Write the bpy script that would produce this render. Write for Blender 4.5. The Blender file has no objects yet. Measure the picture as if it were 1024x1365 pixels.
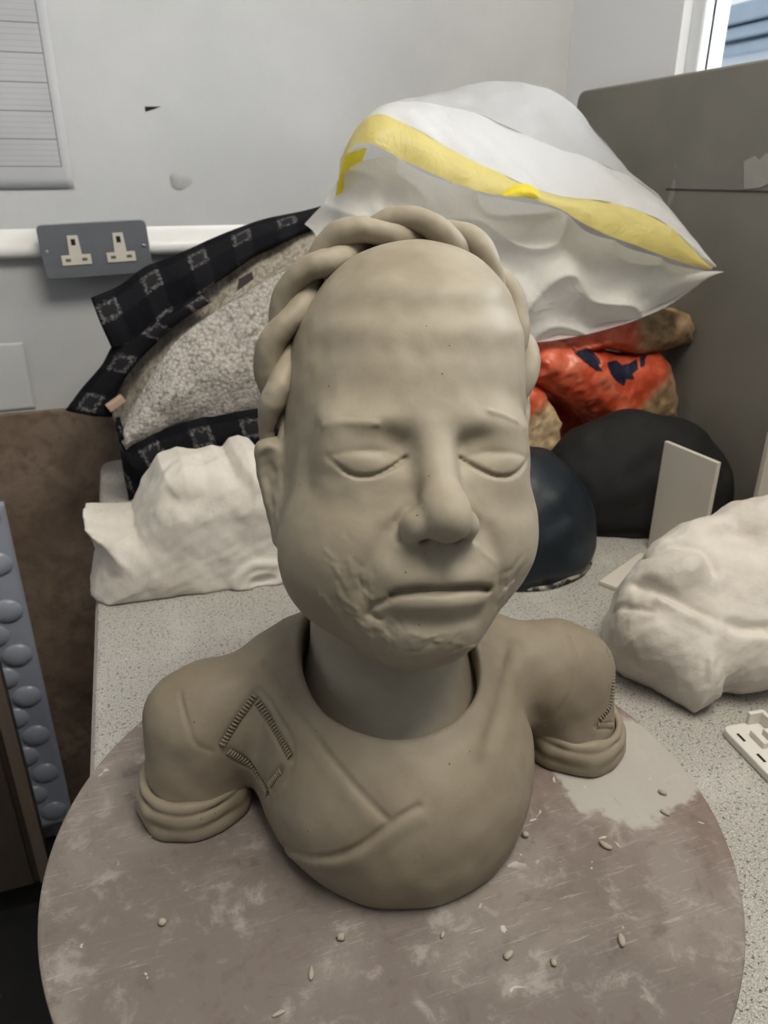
import bpy, bmesh, math, random
import numpy as np
import openvdb
from mathutils import Vector, Matrix

random.seed(7)
S = bpy.context.scene
COL = S.collection

# ------------------------------------------------------------------ camera
BENCH = 0.90                       # worktop height above the floor
DISC_T = 0.018                     # thickness of the round board
CAM_Z = BENCH + 0.458
F_PX, W_PX, H_PX = 1000.0, 1024.0, 1365.0
PITCH, YAW = math.radians(24.156), math.radians(19.216)
cam_data = bpy.data.cameras.new('camera')
cam = bpy.data.objects.new('camera', cam_data)
COL.objects.link(cam)
cam_data.sensor_fit = 'VERTICAL'
cam_data.sensor_height = 24.0
cam_data.lens = 24.0 * F_PX / H_PX
cam_data.clip_start = 0.02
cam.location = (0, 0, CAM_Z)
cam.rotation_euler = (math.pi / 2 - PITCH, 0, -YAW)
cam_data.dof.use_dof = True
cam_data.dof.focus_distance = 0.47
cam_data.dof.aperture_fstop = 9.0
S.camera = cam

# ------------------------------------------------------------------ light
S.view_settings.view_transform = 'Standard'
S.view_settings.look = 'None'
S.view_settings.gamma = 1.0
S.view_settings.use_curve_mapping = False
S.view_settings.exposure = 0.18
wd = bpy.data.worlds.new('world')
S.world = wd
wd.use_nodes = True
bg = wd.node_tree.nodes['Background']
bg.inputs['Color'].default_value = (0.93, 0.965, 1.0, 1)
bg.inputs['Strength'].default_value = 0.85

def area_light(name, loc, target, size, size_y, power, color):
    l = bpy.data.lights.new(name, 'AREA')
    l.shape = 'RECTANGLE'
    l.size, l.size_y, l.energy, l.color = size, size_y, power, color
    o = bpy.data.objects.new(name, l)
    COL.objects.link(o)
    o.location = loc
    o.rotation_euler = (Vector(target) - Vector(loc)).to_track_quat('-Z', 'Y').to_euler()
    return o
# ceiling light panel of the studio, a little in front and to the right of the bench
area_light('ceiling_light', (0.42, -0.02, 2.62), (0.22, 0.45, 0.9), 0.9, 0.6, 24, (1.0, 0.93, 0.82))
# daylight through the window in the right-hand wall
area_light('window_light', (2.2, 0.35, 2.0), (0.3, 0.6, 1.1), 1.2, 1.0, 45, (0.9, 0.95, 1.0))

# ------------------------------------------------------------------ pixel helpers
_fh = np.array([math.sin(YAW), math.cos(YAW), 0.0])
_r = np.array([math.cos(YAW), -math.sin(YAW), 0.0])
_up = np.array([0, 0, 1.0])
_fw = _fh * math.cos(PITCH) - _up * math.sin(PITCH)
_u = _fh * math.sin(PITCH) + _up * math.cos(PITCH)
CAM = np.array([0, 0, CAM_Z])

def ray(x, y):
    return _fw + _r * ((x - W_PX / 2) / F_PX) + _u * ((H_PX / 2 - y) / F_PX)
def on_z(x, y, z):
    d = ray(x, y)
    return CAM + d * ((z - CAM_Z) / d[2])
def on_y(x, y, Y):
    d = ray(x, y)
    return CAM + d * (Y / d[1])
def on_x(x, y, X):
    d = ray(x, y)
    return CAM + d * (X / d[0])
def at_depth(x, y, D):
    return CAM + ray(x, y) * D

# ------------------------------------------------------------------ object helpers
def tag(o, label=None, cat=None, group=None, kind=None):
    if label: o['label'] = label
    if cat: o['category'] = cat
    if group: o['group'] = group
    if kind: o['kind'] = kind
    return o

def empty(name, loc=(0, 0, 0), rz=0.0):
    o = bpy.data.objects.new(name, None)
    o.empty_display_size = 0.03
    COL.objects.link(o)
    o.location = loc
    o.rotation_euler = (0, 0, rz)
    return o

def link(name, me, mat=None, parent=None, smooth=True):
    o = bpy.data.objects.new(name, me)
    COL.objects.link(o)
    if mat is not None:
        me.materials.append(mat)
    if smooth:
        me.polygons.foreach_set('use_smooth', np.ones(len(me.polygons), dtype=bool))
    if parent is not None:
        o.parent = parent
    return o

def mesh_from(name, verts, faces):
    me = bpy.data.meshes.new(name)
    me.from_pydata([tuple(map(float, v)) for v in verts], [], [tuple(map(int, f)) for f in faces])
    me.update()
    return me

def bm_obj(name, bm, mat=None, parent=None, smooth=False):
    me = bpy.data.meshes.new(name)
    bmesh.ops.recalc_face_normals(bm, faces=bm.faces)
    bm.to_mesh(me)
    bm.free()
    return link(name, me, mat, parent, smooth)

def add_box(bm, lo, hi, bevel=0.0, seg=2):
    m = Matrix.Translation([(a + b) / 2 for a, b in zip(lo, hi)]) @ Matrix.Diagonal([b - a for a, b in zip(lo, hi)] + [1])
    g = bmesh.ops.create_cube(bm, size=1.0, matrix=m)
    if bevel:
        es = list({e for v in g['verts'] for e in v.link_edges})
        bmesh.ops.bevel(bm, geom=es, offset=bevel, segments=seg, affect='EDGES', profile=0.5)

def box_obj(name, lo, hi, mat, parent=None, bevel=0.0, seg=2):
    bm = bmesh.new()
    add_box(bm, lo, hi, bevel, seg)
    return bm_obj(name, bm, mat, parent, smooth=False)

def round_poly(pts, rad, seg=6):
    """pts 2D loop with a corner radius each -> rounded 2D loop"""
    out = []
    n = len(pts)
    for i in range(n):
        p0, p, p1 = (Vector(pts[(i - 1) % n]), Vector(pts[i]), Vector(pts[(i + 1) % n]))
        r = rad[i] if isinstance(rad, (list, tuple)) else rad
        if r <= 0:
            out.append(p); continue
        a = (p0 - p).normalized(); b = (p1 - p).normalized()
        ang = a.angle(b)
        t = r / math.tan(ang / 2)
        A, B = p + a * t, p + b * t
        for k in range(seg + 1):
            s = k / seg
            out.append((A * (1 - s) ** 2 + p * 2 * s * (1 - s) + B * s * s))
    return out

def prism(name, loop, z0, z1, mat, parent=None, bevel=0.0, M=None, seg=2):
    """extrude a 2D loop between z0 and z1; M maps it into place"""
    bm = bmesh.new()
    vs = [bm.verts.new((p[0], p[1], z0)) for p in loop]
    f = bm.faces.new(vs)
    r = bmesh.ops.extrude_face_region(bm, geom=[f])
    top = [v for v in r['geom'] if isinstance(v, bmesh.types.BMVert)]
    bmesh.ops.translate(bm, verts=top, vec=(0, 0, z1 - z0))
    if bevel:
        bm.normal_update()
        es = [e for e in bm.edges if e.is_manifold and e.calc_face_angle(0) > 0.9 and abs(e.verts[0].co.z - e.verts[1].co.z) < 1e-6]
        bmesh.ops.bevel(bm, geom=es, offset=bevel, segments=seg, affect='EDGES', profile=0.5)
    if M is not None:
        bmesh.ops.transform(bm, matrix=M, verts=bm.verts)
    return bm_obj(name, bm, mat, parent, smooth=False)

def grid_mesh(name, P, mat, parent=None, closed_u=False, smooth=True, solid=0.0):
    """P: (nu, nv, 3) points -> quad sheet, optionally given a thickness"""
    P = np.asarray(P, float)
    nu, nv = P.shape[:2]
    idx = np.arange(nu * nv).reshape(nu, nv)
    a = idx if not closed_u else np.vstack([idx, idx[:1]])
    q = np.stack([a[:-1, :-1], a[1:, :-1], a[1:, 1:], a[:-1, 1:]], -1).reshape(-1, 4)
    me = mesh_from(name, P.reshape(-1, 3), q)
    o = link(name, me, mat, parent, smooth)
    if solid:
        m = o.modifiers.new('thickness', 'SOLIDIFY')
        m.thickness = solid
        m.offset = 0
    return o

def smooth_path(pts, n):
    """Catmull-Rom through pts, n samples evenly in arc length"""
    p = np.asarray(pts, float)
    p = np.vstack([2 * p[0] - p[1], p, 2 * p[-1] - p[-2]])
    out = []
    for i in range(1, len(p) - 2):
        t = np.linspace(0, 1, 24, endpoint=False)[:, None]
        a, b, c_, d = p[i - 1], p[i], p[i + 1], p[i + 2]
        out.append(0.5 * (2 * b + (c_ - a) * t + (2 * a - 5 * b + 4 * c_ - d) * t ** 2 + (3 * b - a - 3 * c_ + d) * t ** 3))
    out = np.vstack(out + [p[-2][None]])
    s = np.r_[0, np.cumsum(np.linalg.norm(np.diff(out, axis=0), axis=1))]
    u = np.linspace(0, s[-1], n)
    return np.stack([np.interp(u, s, out[:, k]) for k in range(out.shape[1])], 1)

def tube_mesh(name, path, rad, mat, parent=None, seg=10, flat=None, up=None, rough=0.0):
    """round tube along a path; rad scalar or array; flat squeezes it along `up` vectors"""
    path = np.asarray(path, float)
    n = len(path)
    rad = np.broadcast_to(np.asarray(rad, float), (n,))
    T = np.gradient(path, axis=0)
    T /= np.linalg.norm(T, axis=1)[:, None] + 1e-12
    if up is None:
        up = np.tile(np.array([0.13, 0.21, 0.97]), (n, 1))
    A = np.cross(T, up); A /= np.linalg.norm(A, axis=1)[:, None] + 1e-12
    B = np.cross(A, T)
    th = np.linspace(0, 2 * np.pi, seg, endpoint=False)
    k = 1.0 if flat is None else flat
    P = path[:, None, :] + rad[:, None, None] * (np.cos(th)[None, :, None] * A[:, None, :] + k * np.sin(th)[None, :, None] * B[:, None, :])
    v = P.reshape(-1, 3)
    if rough:
        c_ = np.repeat(path, seg, 0)
        v = c_ + (v - c_) * (1 + rough * noise(v.astype(np.float32), 0.022, 3, 0.9))[:, None]
    f = []
    for i in range(n - 1):
        for j in range(seg):
            f.append((i * seg + j, i * seg + (j + 1) % seg, (i + 1) * seg + (j + 1) % seg, (i + 1) * seg + j))
    f.append(tuple(range(seg))[::-1])
    f.append(tuple((n - 1) * seg + j for j in range(seg)))
    return link(name, mesh_from(name, v, f), mat, parent)

# ------------------------------------------------------------------ signed-distance sculpting
def v3(*a): return np.array(a, dtype=np.float32)
def length(p): return np.sqrt((p * p).sum(1))
def smin(a, b, k):
    h = np.clip(0.5 + 0.5 * (b - a) / k, 0, 1)
    return b + (a - b) * h - k * h * (1 - h)
def smax(a, b, k): return -smin(-a, -b, k)
def ell(p, c, r):
    q = (p - v3(*c))
    r = v3(*r)
    k0 = length(q / r)
    k1 = length(q / (r * r)) + 1e-9
    return k0 * (k0 - 1) / k1
def sph(p, c, r): return length(p - v3(*c)) - r
def caps(p, a, b, ra, rb=None):
    rb = ra if rb is None else rb
    a, b = v3(*a), v3(*b)
    ab = b - a
    t = np.clip(((p - a) @ ab) / (ab @ ab), 0, 1)
    return length(p - a - t[:, None] * ab) - (ra + (rb - ra) * t)
def seg_dist(p, pts):
    """distance to a polyline, any dimension"""
    d = np.full(len(p), 1e9, np.float32)
    pts = np.asarray(pts, np.float32)
    for a, b in zip(pts[:-1], pts[1:]):
        ab = b - a
        t = np.clip(((p - a) @ ab) / (ab @ ab + 1e-12), 0, 1)
        q = p - a - t[:, None] * ab
        d = np.minimum(d, (q * q).sum(1))
    return np.sqrt(d)
def near(p, pts, fn, reach):
    """evaluate fn(points) only close to the polyline's box; zero elsewhere"""
    pts = np.asarray(pts, np.float32)
    m = np.all((p > pts.min(0) - reach) & (p < pts.max(0) + reach), axis=1)
    out = np.zeros(len(p), np.float32)
    if m.any():
        out[m] = fn(p[m])
    return out
def groove(p, pts, depth, width):
    return near(p, pts, lambda q: depth * np.exp(-(seg_dist(q, pts) / width) ** 2), 3 * width)
_nr = np.random.default_rng(11)
_NK = _nr.normal(size=(4, 14, 3)).astype(np.float32)
_NK /= np.linalg.norm(_NK, axis=2, keepdims=True)
_NP = _nr.uniform(0, 6.28, size=(4, 14)).astype(np.float32)
_NS = _nr.uniform(0.6, 1.5, size=(4, 14)).astype(np.float32)
def noise(p, scale, octaves=2, seed=0.0):
    out = np.zeros(len(p), np.float32)
    amp, fr = 1.0, 6.2832 / scale
    for o in range(octaves):
        acc = np.zeros(len(p), np.float32)
        for k in range(14):
            acc += np.sin((p @ (_NK[o, k] * (fr * _NS[o, k]))) + _NP[o, k] + seed * (k + 1))
        out += amp * acc / 14 ** 0.5
        amp *= 0.5
        fr *= 2.1
    return out
def rot_xyz(yaw, pitch, roll):
    return np.array((Matrix.Rotation(yaw, 3, 'Z') @ Matrix.Rotation(pitch, 3, 'X') @ Matrix.Rotation(roll, 3, 'Y')), dtype=np.float32)

def sdf_polys(fn, lo, hi, h, band=None):
    lo, hi = np.array(lo, np.float32), np.array(hi, np.float32)
    k = 4
    nb = np.ceil((hi - lo) / (h * k)).astype(int) + 1
    ax = [lo[i] + h * k * (np.arange(nb[i]) + 0.5) - h / 2 for i in range(3)]
    G = np.stack(np.meshgrid(*ax, indexing='ij'), -1).reshape(-1, 3).astype(np.float32)
    dc = fn(G).reshape(nb)
    reach = h * k * 0.87 + (3 * h if band is None else band)
    n = nb * k
    fine = np.repeat(np.repeat(np.repeat(dc, k, 0), k, 1), k, 2).astype(np.float32)
    blocks = np.argwhere(np.abs(dc) < reach)
    off = np.stack(np.meshgrid(*[np.arange(k)] * 3, indexing='ij'), -1).reshape(-1, 3)
    for s in range(0, len(blocks), 20000):
        b = blocks[s:s + 20000]
        I = (b[:, None, :] * k + off[None]).reshape(-1, 3)
        fine[I[:, 0], I[:, 1], I[:, 2]] = fn((lo + I * np.float32(h)).astype(np.float32))
    fine[0], fine[-1], fine[:, 0], fine[:, -1], fine[:, :, 0], fine[:, :, -1] = [np.float32(h)] * 6
    g = openvdb.FloatGrid(float(h * 3))
    g.copyFromArray(np.ascontiguousarray(fine))
    pts, quads = g.convertToQuads(0.0)
    return lo + pts.astype(np.float32) * h, quads

def sdf_obj(name, fn, lo, hi, h, mat, parent=None, band=None):
    v, q = sdf_polys(fn, lo, hi, h, band)
    me = bpy.data.meshes.new(name)
    me.vertices.add(len(v))
    me.vertices.foreach_set('co', v.astype(np.float32).ravel())
    nq = len(q)
    me.loops.add(nq * 4)
    me.loops.foreach_set('vertex_index', np.ascontiguousarray(q[:, ::-1]).astype(np.int32).ravel())
    me.polygons.add(nq)
    me.polygons.foreach_set('loop_start', (np.arange(nq) * 4).astype(np.int32))
    me.update(calc_edges=True)
    me.validate()
    # outward normals: compare one face with the field
    c0 = np.array([me.polygons[0].center[:]], np.float32)
    n0 = np.array([me.polygons[0].normal[:]], np.float32)
    if fn(c0 + n0 * 2 * h)[0] < fn(c0 - n0 * 2 * h)[0]:
        me.flip_normals()
    return link(name, me, mat, parent)

def trace(fn, M_inv, px, py, tmax=2.0):
    """first hit of a pixel's ray with a field given in local space"""
    o = np.array((M_inv @ Vector(CAM))[:], np.float32)
    d = np.array((M_inv.to_3x3() @ Vector(ray(px, py)))[:], np.float32)
    d /= np.linalg.norm(d)
    t = 0.15
    for _ in range(160):
        s = float(fn((o + d * t)[None].astype(np.float32))[0])
        if s < 0.0003: break
        t += max(0.6 * s, 0.0002)
        if t > tmax: return None
    return o + d * t

# ------------------------------------------------------------------ materials
def mat_new(name, color=(0.8, 0.8, 0.8), rough=0.6, spec=0.3, metallic=0.0):
    m = bpy.data.materials.new(name)
    m.use_nodes = True
    b = m.node_tree.nodes['Principled BSDF']
    b.inputs['Base Color'].default_value = (*color, 1)
    b.inputs['Roughness'].default_value = rough
    b.inputs['Specular IOR Level'].default_value = spec
    b.inputs['Metallic'].default_value = metallic
    return m
class NT:
    def __init__(s, m):
        s.m, s.t = m, m.node_tree
        s.b = s.t.nodes['Principled BSDF']
        s.tc = s.t.nodes.new('ShaderNodeTexCoord')
    def node(s, kind, **kw):
        n = s.t.nodes.new(kind)
        for k, v in kw.items():
            if k.startswith('i_'):
                n.inputs[k[2:].replace('_', ' ')].default_value = v
            else:
                setattr(n, k, v)
        return n
    def L(s, a, b): s.t.links.new(a, b)
    def noise(s, scale, detail=4, rough=0.55, vec=None, dist=0.0):
        n = s.node('ShaderNodeTexNoise')
        n.inputs['Scale'].default_value = scale
        n.inputs['Detail'].default_value = detail
        n.inputs['Roughness'].default_value = rough
        n.inputs['Distortion'].default_value = dist
        s.L(vec or s.tc.outputs['Object'], n.inputs['Vector'])
        return n.outputs['Fac']
    def voro(s, scale, feature='F1', vec=None, rnd=1.0):
        n = s.node('ShaderNodeTexVoronoi', feature=feature)
        n.inputs['Scale'].default_value = scale
        n.inputs['Randomness'].default_value = rnd
        s.L(vec or s.tc.outputs['Object'], n.inputs['Vector'])
        return n
    def mapping(s, scale=(1, 1, 1), rot=(0, 0, 0), loc=(0, 0, 0)):
        n = s.node('ShaderNodeMapping')
        n.inputs['Scale'].default_value = scale
        n.inputs['Rotation'].default_value = rot
        n.inputs['Location'].default_value = loc
        s.L(s.tc.outputs['Object'], n.inputs['Vector'])
        return n.outputs['Vector']
    def ramp(s, fac, stops):
        n = s.node('ShaderNodeValToRGB')
        e = n.color_ramp.elements
        while len(e) < len(stops): e.new(0.5)
        for i, (p, c) in enumerate(stops):
            e[i].position = p
            e[i].color = (*c, 1) if len(c) == 3 else c
        s.L(fac, n.inputs['Fac'])
        return n.outputs['Color']
    def step(s, fac, a, b):
        n = s.node('ShaderNodeMapRange', interpolation_type='SMOOTHSTEP')
        n.inputs['From Min'].default_value = a
        n.inputs['From Max'].default_value = b
        s.L(fac, n.inputs['Value'])
        return n.outputs['Result']
    def math(s, op, a, b=None):
        n = s.node('ShaderNodeMath', operation=op)
        for i, v in enumerate((a, b)):
            if v is None: continue
            if isinstance(v, (int, float)): n.inputs[i].default_value = v
            else: s.L(v, n.inputs[i])
        return n.outputs[0]
    def mix(s, fac, a, b, mode='MIX'):
        n = s.node('ShaderNodeMix', data_type='RGBA', blend_type=mode)
        for i, v in ((0, fac), (6, a), (7, b)):
            if isinstance(v, (int, float)): n.inputs[i].default_value = v
            elif isinstance(v, tuple): n.inputs[i].default_value = (*v, 1)
            else: s.L(v, n.inputs[i])
        return n.outputs[2]
    def color(s, c): s.L(c, s.b.inputs['Base Color'])
    def rough(s, c): s.L(c, s.b.inputs['Roughness'])
    def bump(s, h, dist=0.001, strength=1.0):
        n = s.node('ShaderNodeBump')
        n.inputs['Distance'].default_value = dist
        n.inputs['Strength'].default_value = strength
        s.L(h, n.inputs['Height'])
        s.L(n.outputs['Normal'], s.b.inputs['Normal'])
# ================================================================== the room
WALL_Y, WALL_X, PANEL_X = 1.42, 0.860, 0.825
DISC_Z = BENCH + DISC_T

m_wall = mat_new('white_wall_paint', (0.72, 0.72, 0.71), 0.55, 0.3)
n = NT(m_wall)
a = n.noise(3.0, 5, 0.6)
n.color(n.mix(n.step(a, 0.35, 0.7), (0.50, 0.505, 0.505), (0.57, 0.572, 0.57)))
n.bump(n.noise(60, 3), 0.0006, 0.5)
m_ceil = mat_new('ceiling_paint', (0.8, 0.8, 0.78), 0.8)
m_floor = mat_new('dark_floor_vinyl', (0.018, 0.018, 0.02), 0.6)
n = NT(m_floor); n.color(n.mix(n.noise(20), (0.012, 0.012, 0.014), (0.03, 0.029, 0.028)))
m_board = mat_new('brown_hardboard', (0.2, 0.14, 0.1), 0.7)
n = NT(m_board)
a = n.noise(9, 6, 0.65, dist=0.6)
b = n.noise(45, 3)
col = n.ramp(a, [(0.3, (0.13, 0.093, 0.066)), (0.52, (0.235, 0.172, 0.126)), (0.75, (0.34, 0.26, 0.2))])
n.color(n.mix(n.step(b, 0.45, 0.75), col, (0.17, 0.12, 0.085)))
n.bump(b, 0.0008, 0.6)

def struct(o): return tag(o, kind='structure')

# back wall: white sheet with a soft plaster face
struct(box_obj('wall_back', (-2.4, WALL_Y, 0), (WALL_X + 0.02, WALL_Y + 0.12, 2.7), m_wall))
struct(box_obj('floor', (-2.4, -2.6, -0.05), (WALL_X + 0.2, WALL_Y + 0.12, 0), m_floor))
struct(box_obj('ceiling', (-2.4, -2.6, 2.7), (WALL_X + 0.2, WALL_Y + 0.12, 2.78), m_ceil))
# unseen left wall, with an opening added to brighten the right wall
bm = bmesh.new()
add_box(bm, (-2.5, -2.6, 0), (-2.4, WALL_Y + 0.12, 0.95))
add_box(bm, (-2.5, -2.6, 2.45), (-2.4, WALL_Y + 0.12, 2.7))
add_box(bm, (-2.5, 0.7, 0.95), (-2.4, WALL_Y + 0.12, 2.45))
add_box(bm, (-2.5, -2.6, 0.95), (-2.4, -1.6, 2.45))
struct(bm_obj('wall_left', bm, m_wall))
# right wall with a window opening
WIN_Y0, WIN_Y1, WIN_Z0, WIN_Z1 = -0.9, 1.108, CAM_Z + 0.05, 2.45
bm = bmesh.new()
x0, x1 = WALL_X, WALL_X + 0.085
add_box(bm, (x0, -2.6, 0), (x1, WALL_Y + 0.12, WIN_Z0))
add_box(bm, (x0, -2.6, WIN_Z1), (x1, WALL_Y + 0.12, 2.7))
add_box(bm, (x0, WIN_Y1, WIN_Z0), (x1, WALL_Y + 0.12, WIN_Z1))
add_box(bm, (x0, -2.6, WIN_Z0), (x1, WIN_Y0, WIN_Z1))
m_wall2 = mat_new('brightened_wall_paint', (0.82, 0.83, 0.85), 0.4)  # lighter than the other walls: daylight brightness put into the colour
n = NT(m_wall2); n.color(n.mix(n.noise(3), (0.80, 0.81, 0.83), (0.84, 0.85, 0.87)))
struct(bm_obj('wall_right', bm, m_wall2))
struct(box_obj('wall_rear', (-2.5, -2.72, 0), (x1, -2.6, 2.7), m_wall))

m_frame = mat_new('white_window_frame', (0.78, 0.8, 0.82), 0.4)
m_glass = mat_new('window_glass', (0.95, 0.98, 1.0), 0.02)
m_glass.node_tree.nodes['Principled BSDF'].inputs['Transmission Weight'].default_value = 1.0
m_glass.node_tree.nodes['Principled BSDF'].inputs['IOR'].default_value = 1.01
win = tag(empty('window_1', (x1 - 0.05, (WIN_Y0 + WIN_Y1) / 2, WIN_Z0)), kind='structure')
def local_box(name, lo, hi, mat, parent, bevel=0.0):
    l = Vector(parent.location)
    return box_obj(name, Vector(lo) - l, Vector(hi) - l, mat, parent, bevel)
fx0, fx1 = x1 - 0.07, x1 - 0.03
bm = bmesh.new()
l = Vector(win.location)
for lo, hi in (((fx0, WIN_Y0, WIN_Z0), (fx1, WIN_Y1, WIN_Z0 + 0.03)), ((fx0, WIN_Y0, WIN_Z1 - 0.03), (fx1, WIN_Y1, WIN_Z1)),
               ((fx0, WIN_Y1 - 0.03, WIN_Z0), (fx1, WIN_Y1, WIN_Z1)), ((fx0, WIN_Y0, WIN_Z0), (fx1, WIN_Y0 + 0.03, WIN_Z1)),
               ((fx0, 0.07, WIN_Z0), (fx1, 0.11, WIN_Z1))):
    add_box(bm, Vector(lo) - l, Vector(hi) - l, 0.004)
bm_obj('window_frame', bm, m_frame, win)
local_box('window_pane', (fx0 + 0.015, 0.11, WIN_Z0 + 0.03), (fx0 + 0.019, WIN_Y1 - 0.03, WIN_Z1 - 0.03), m_glass, win)
local_box('window_pane', (fx0 + 0.015, WIN_Y0 + 0.03, WIN_Z0 + 0.03), (fx0 + 0.019, 0.07, WIN_Z1 - 0.03), m_glass, win)

# brown board fixed to the lower wall, and its joint line
struct(box_obj('trim_1', (-2.4, WALL_Y - 0.012, 0.05), (0.75, WALL_Y - 0.0005, CAM_Z - 0.380), m_board, None, 0.002))
tag(bpy.data.objects['trim_1'], 'brown hardboard sheet covering the lower back wall')

# white dado trunking running along the back wall
m_trunk = mat_new('white_trunking', (0.80, 0.79, 0.76), 0.35, 0.5)
n = NT(m_trunk); n.color(n.mix(n.step(n.noise(7), 0.4, 0.7), (0.78, 0.775, 0.75), (0.84, 0.83, 0.80)))
prof = [(0.0, 0.0), (-0.016, 0.001), (-0.022, 0.006), (-0.0235, 0.013), (-0.021, 0.021), (-0.014, 0.0275), (-0.005, 0.033), (0.0, 0.045)]
tz = CAM_Z - 0.124
P = np.array([[(x, WALL_Y - 0.0005 + a, tz + b) for a, b in prof] for x in (-2.3, 0.79)])
t = grid_mesh('trim_2', P, m_trunk)
struct(t); tag(t, 'white rounded plastic trunking along the back wall')

# ================================================================== bench
m_top = mat_new('speckled_laminate', (0.5, 0.49, 0.45), 0.42, 0.45)
n = NT(m_top)
v1 = n.voro(420).outputs['Distance']
nz = n.noise(330, 2, 0.6)
nz2 = n.noise(520, 2, 0.6)
nz3 = n.noise(14, 4)
base = n.mix(n.step(n.noise(700, 1), 0.40, 0.62), (0.30, 0.285, 0.255), (0.46, 0.44, 0.40))
c1 = n.mix(n.step(nz, 0.585, 0.64), base, (0.10, 0.105, 0.095))
c2 = n.mix(n.step(nz2, 0.62, 0.67), c1, (0.62, 0.61, 0.57))
n.color(n.mix(n.math('MULTIPLY', n.step(nz3, 0.5, 0.75), 0.35), c2, (0.6, 0.585, 0.55)))
n.rough(n.mix(n.step(nz3, 0.4, 0.7), (0.36,) * 3, (0.6,) * 3))
m_carc = mat_new('bench_carcass', (0.09, 0.075, 0.06), 0.6)
n = NT(m_carc); n.color(n.mix(n.noise(6, 4, vec=n.mapping((1, 1, 12))), (0.07, 0.055, 0.042), (0.11, 0.09, 0.07)))
m_edge = mat_new('grey_edge_strip', (0.33, 0.31, 0.27), 0.5)
n = NT(m_edge); n.color(n.mix(n.noise(30), (0.29, 0.27, 0.24), (0.37, 0.35, 0.31)))

bench = tag(empty('work_bench', (0.35, 0.7, 0)), 'long studio bench with a speckled grey laminate worktop', 'bench')
def shift(loop, p): return [(a - p[0], b - p[1]) for a, b in loop]
loop = round_poly([(-0.080, 0.06), (WALL_X - 0.004, 0.06), (WALL_X - 0.004, 1.335), (-0.062, 1.335)], [0.01, 0.001, 0.001, 0.03])
prism('worktop', shift(loop, (0.35, 0.7)), BENCH - 0.038, BENCH, m_top, bench, bevel=0.006, seg=3)
loop = round_poly([(-0.0815, 0.0585), (WALL_X - 0.003, 0.0585), (WALL_X - 0.003, 1.3365), (-0.0635, 1.3365)], [0.01, 0.001, 0.001, 0.03])
prism('edge_strip', shift(loop, (0.35, 0.7)), BENCH - 0.035, BENCH - 0.0075, m_edge, bench)
for y in (0.16, 1.26):
    prism('leg', [(-0.37, y - 0.73), (-0.31, y - 0.73), (-0.31, y - 0.67), (-0.37, y - 0.67)], 0.0, BENCH - 0.038, m_carc, bench, bevel=0.003)
    prism('leg', [(0.40, y - 0.73), (0.46, y - 0.73), (0.46, y - 0.67), (0.40, y - 0.67)], 0.0, BENCH - 0.038, m_carc, bench, bevel=0.003)
prism('rail', [(-0.31, -0.56), (0.40, -0.56), (0.40, -0.53), (-0.31, -0.53)], BENCH - 0.13, BENCH - 0.038, m_carc, bench)
prism('rail', [(-0.31, 0.55), (0.40, 0.55), (0.40, 0.58), (-0.31, 0.58)], BENCH - 0.13, BENCH - 0.038, m_carc, bench)

# ================================================================== round board
DC = (0.1432, 0.3966)
m_disc = mat_new('clay_stained_board', (0.22, 0.17, 0.15), 0.6, 0.3)
n = NT(m_disc)
big = n.noise(9, 6, 0.62, dist=0.4)
mid = n.noise(38, 6, 0.66, dist=0.3)
fine = n.noise(130, 4, 0.6)
scr = n.noise(34, 6, 0.8, vec=n.mapping((1.0, 14.0, 1.0), (0, 0, math.radians(38))))
scr2 = n.noise(42, 4, 0.75, vec=n.mapping((16.0, 1.0, 1.0), (0, 0, math.radians(30))))
sep = n.node('ShaderNodeSeparateXYZ'); n.L(n.tc.outputs['Object'], sep.inputs[0])
# redder towards the far right rim and greyer at the front left, where dried slip covers the board
red = n.step(n.math('ADD', n.math('ADD', n.math('MULTIPLY', sep.outputs['X'], 1.0), n.math('MULTIPLY', sep.outputs['Y'], 0.9)), n.math('MULTIPLY', n.math('SUBTRACT', big, 0.5), 0.5)), -0.06, 0.28)
base = n.mix(red, (0.172, 0.144, 0.126), (0.195, 0.130, 0.110))
c1 = n.mix(n.math('MULTIPLY', n.step(big, 0.46, 0.64), 0.75), base, (0.258, 0.226, 0.20))
c2 = n.mix(n.math('MULTIPLY', n.step(mid, 0.52, 0.70), 0.7), c1, (0.37, 0.335, 0.305))
c2b = n.mix(n.math('MULTIPLY', n.step(mid, 0.45, 0.30), 0.75), c2, (0.125, 0.10, 0.088))
# slip-dried patch beside the far cuff
vm = n.node('ShaderNodeVectorMath', operation='DISTANCE'); n.L(n.tc.outputs['Object'], vm.inputs[0])
vm.inputs[1].default_value = (0.195, -0.012, 0.009)
patch = n.step(n.math('ADD', vm.outputs['Value'], n.math('MULTIPLY', n.math('SUBTRACT', n.noise(26, 4, 0.6), 0.5), 0.07)), 0.062, 0.054)
c3 = n.mix(n.math('MULTIPLY', patch, 0.85), c2b, (0.43, 0.41, 0.37))
scm = n.math('MULTIPLY', n.step(scr, 0.56, 0.66), n.step(big, 0.36, 0.58))
c4 = n.mix(n.math('MULTIPLY', scm, 0.5), c3, (0.45, 0.42, 0.385))
scm2 = n.math('MULTIPLY', n.step(scr2, 0.62, 0.72), n.step(mid, 0.45, 0.6))
c5 = n.mix(n.math('MULTIPLY', scm2, 0.45), c4, (0.11, 0.09, 0.08))
fl = n.math('MULTIPLY', n.step(n.noise(62, 3, 0.5, dist=0.8), 0.675, 0.70), n.step(n.noise(12, 2), 0.50, 0.6))
c6 = n.mix(n.math('MULTIPLY', fl, 0.8), c5, (0.56, 0.53, 0.48))
n.color(c6)
n.rough(n.mix(patch, (0.58,) * 3, (0.75,) * 3))
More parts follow.
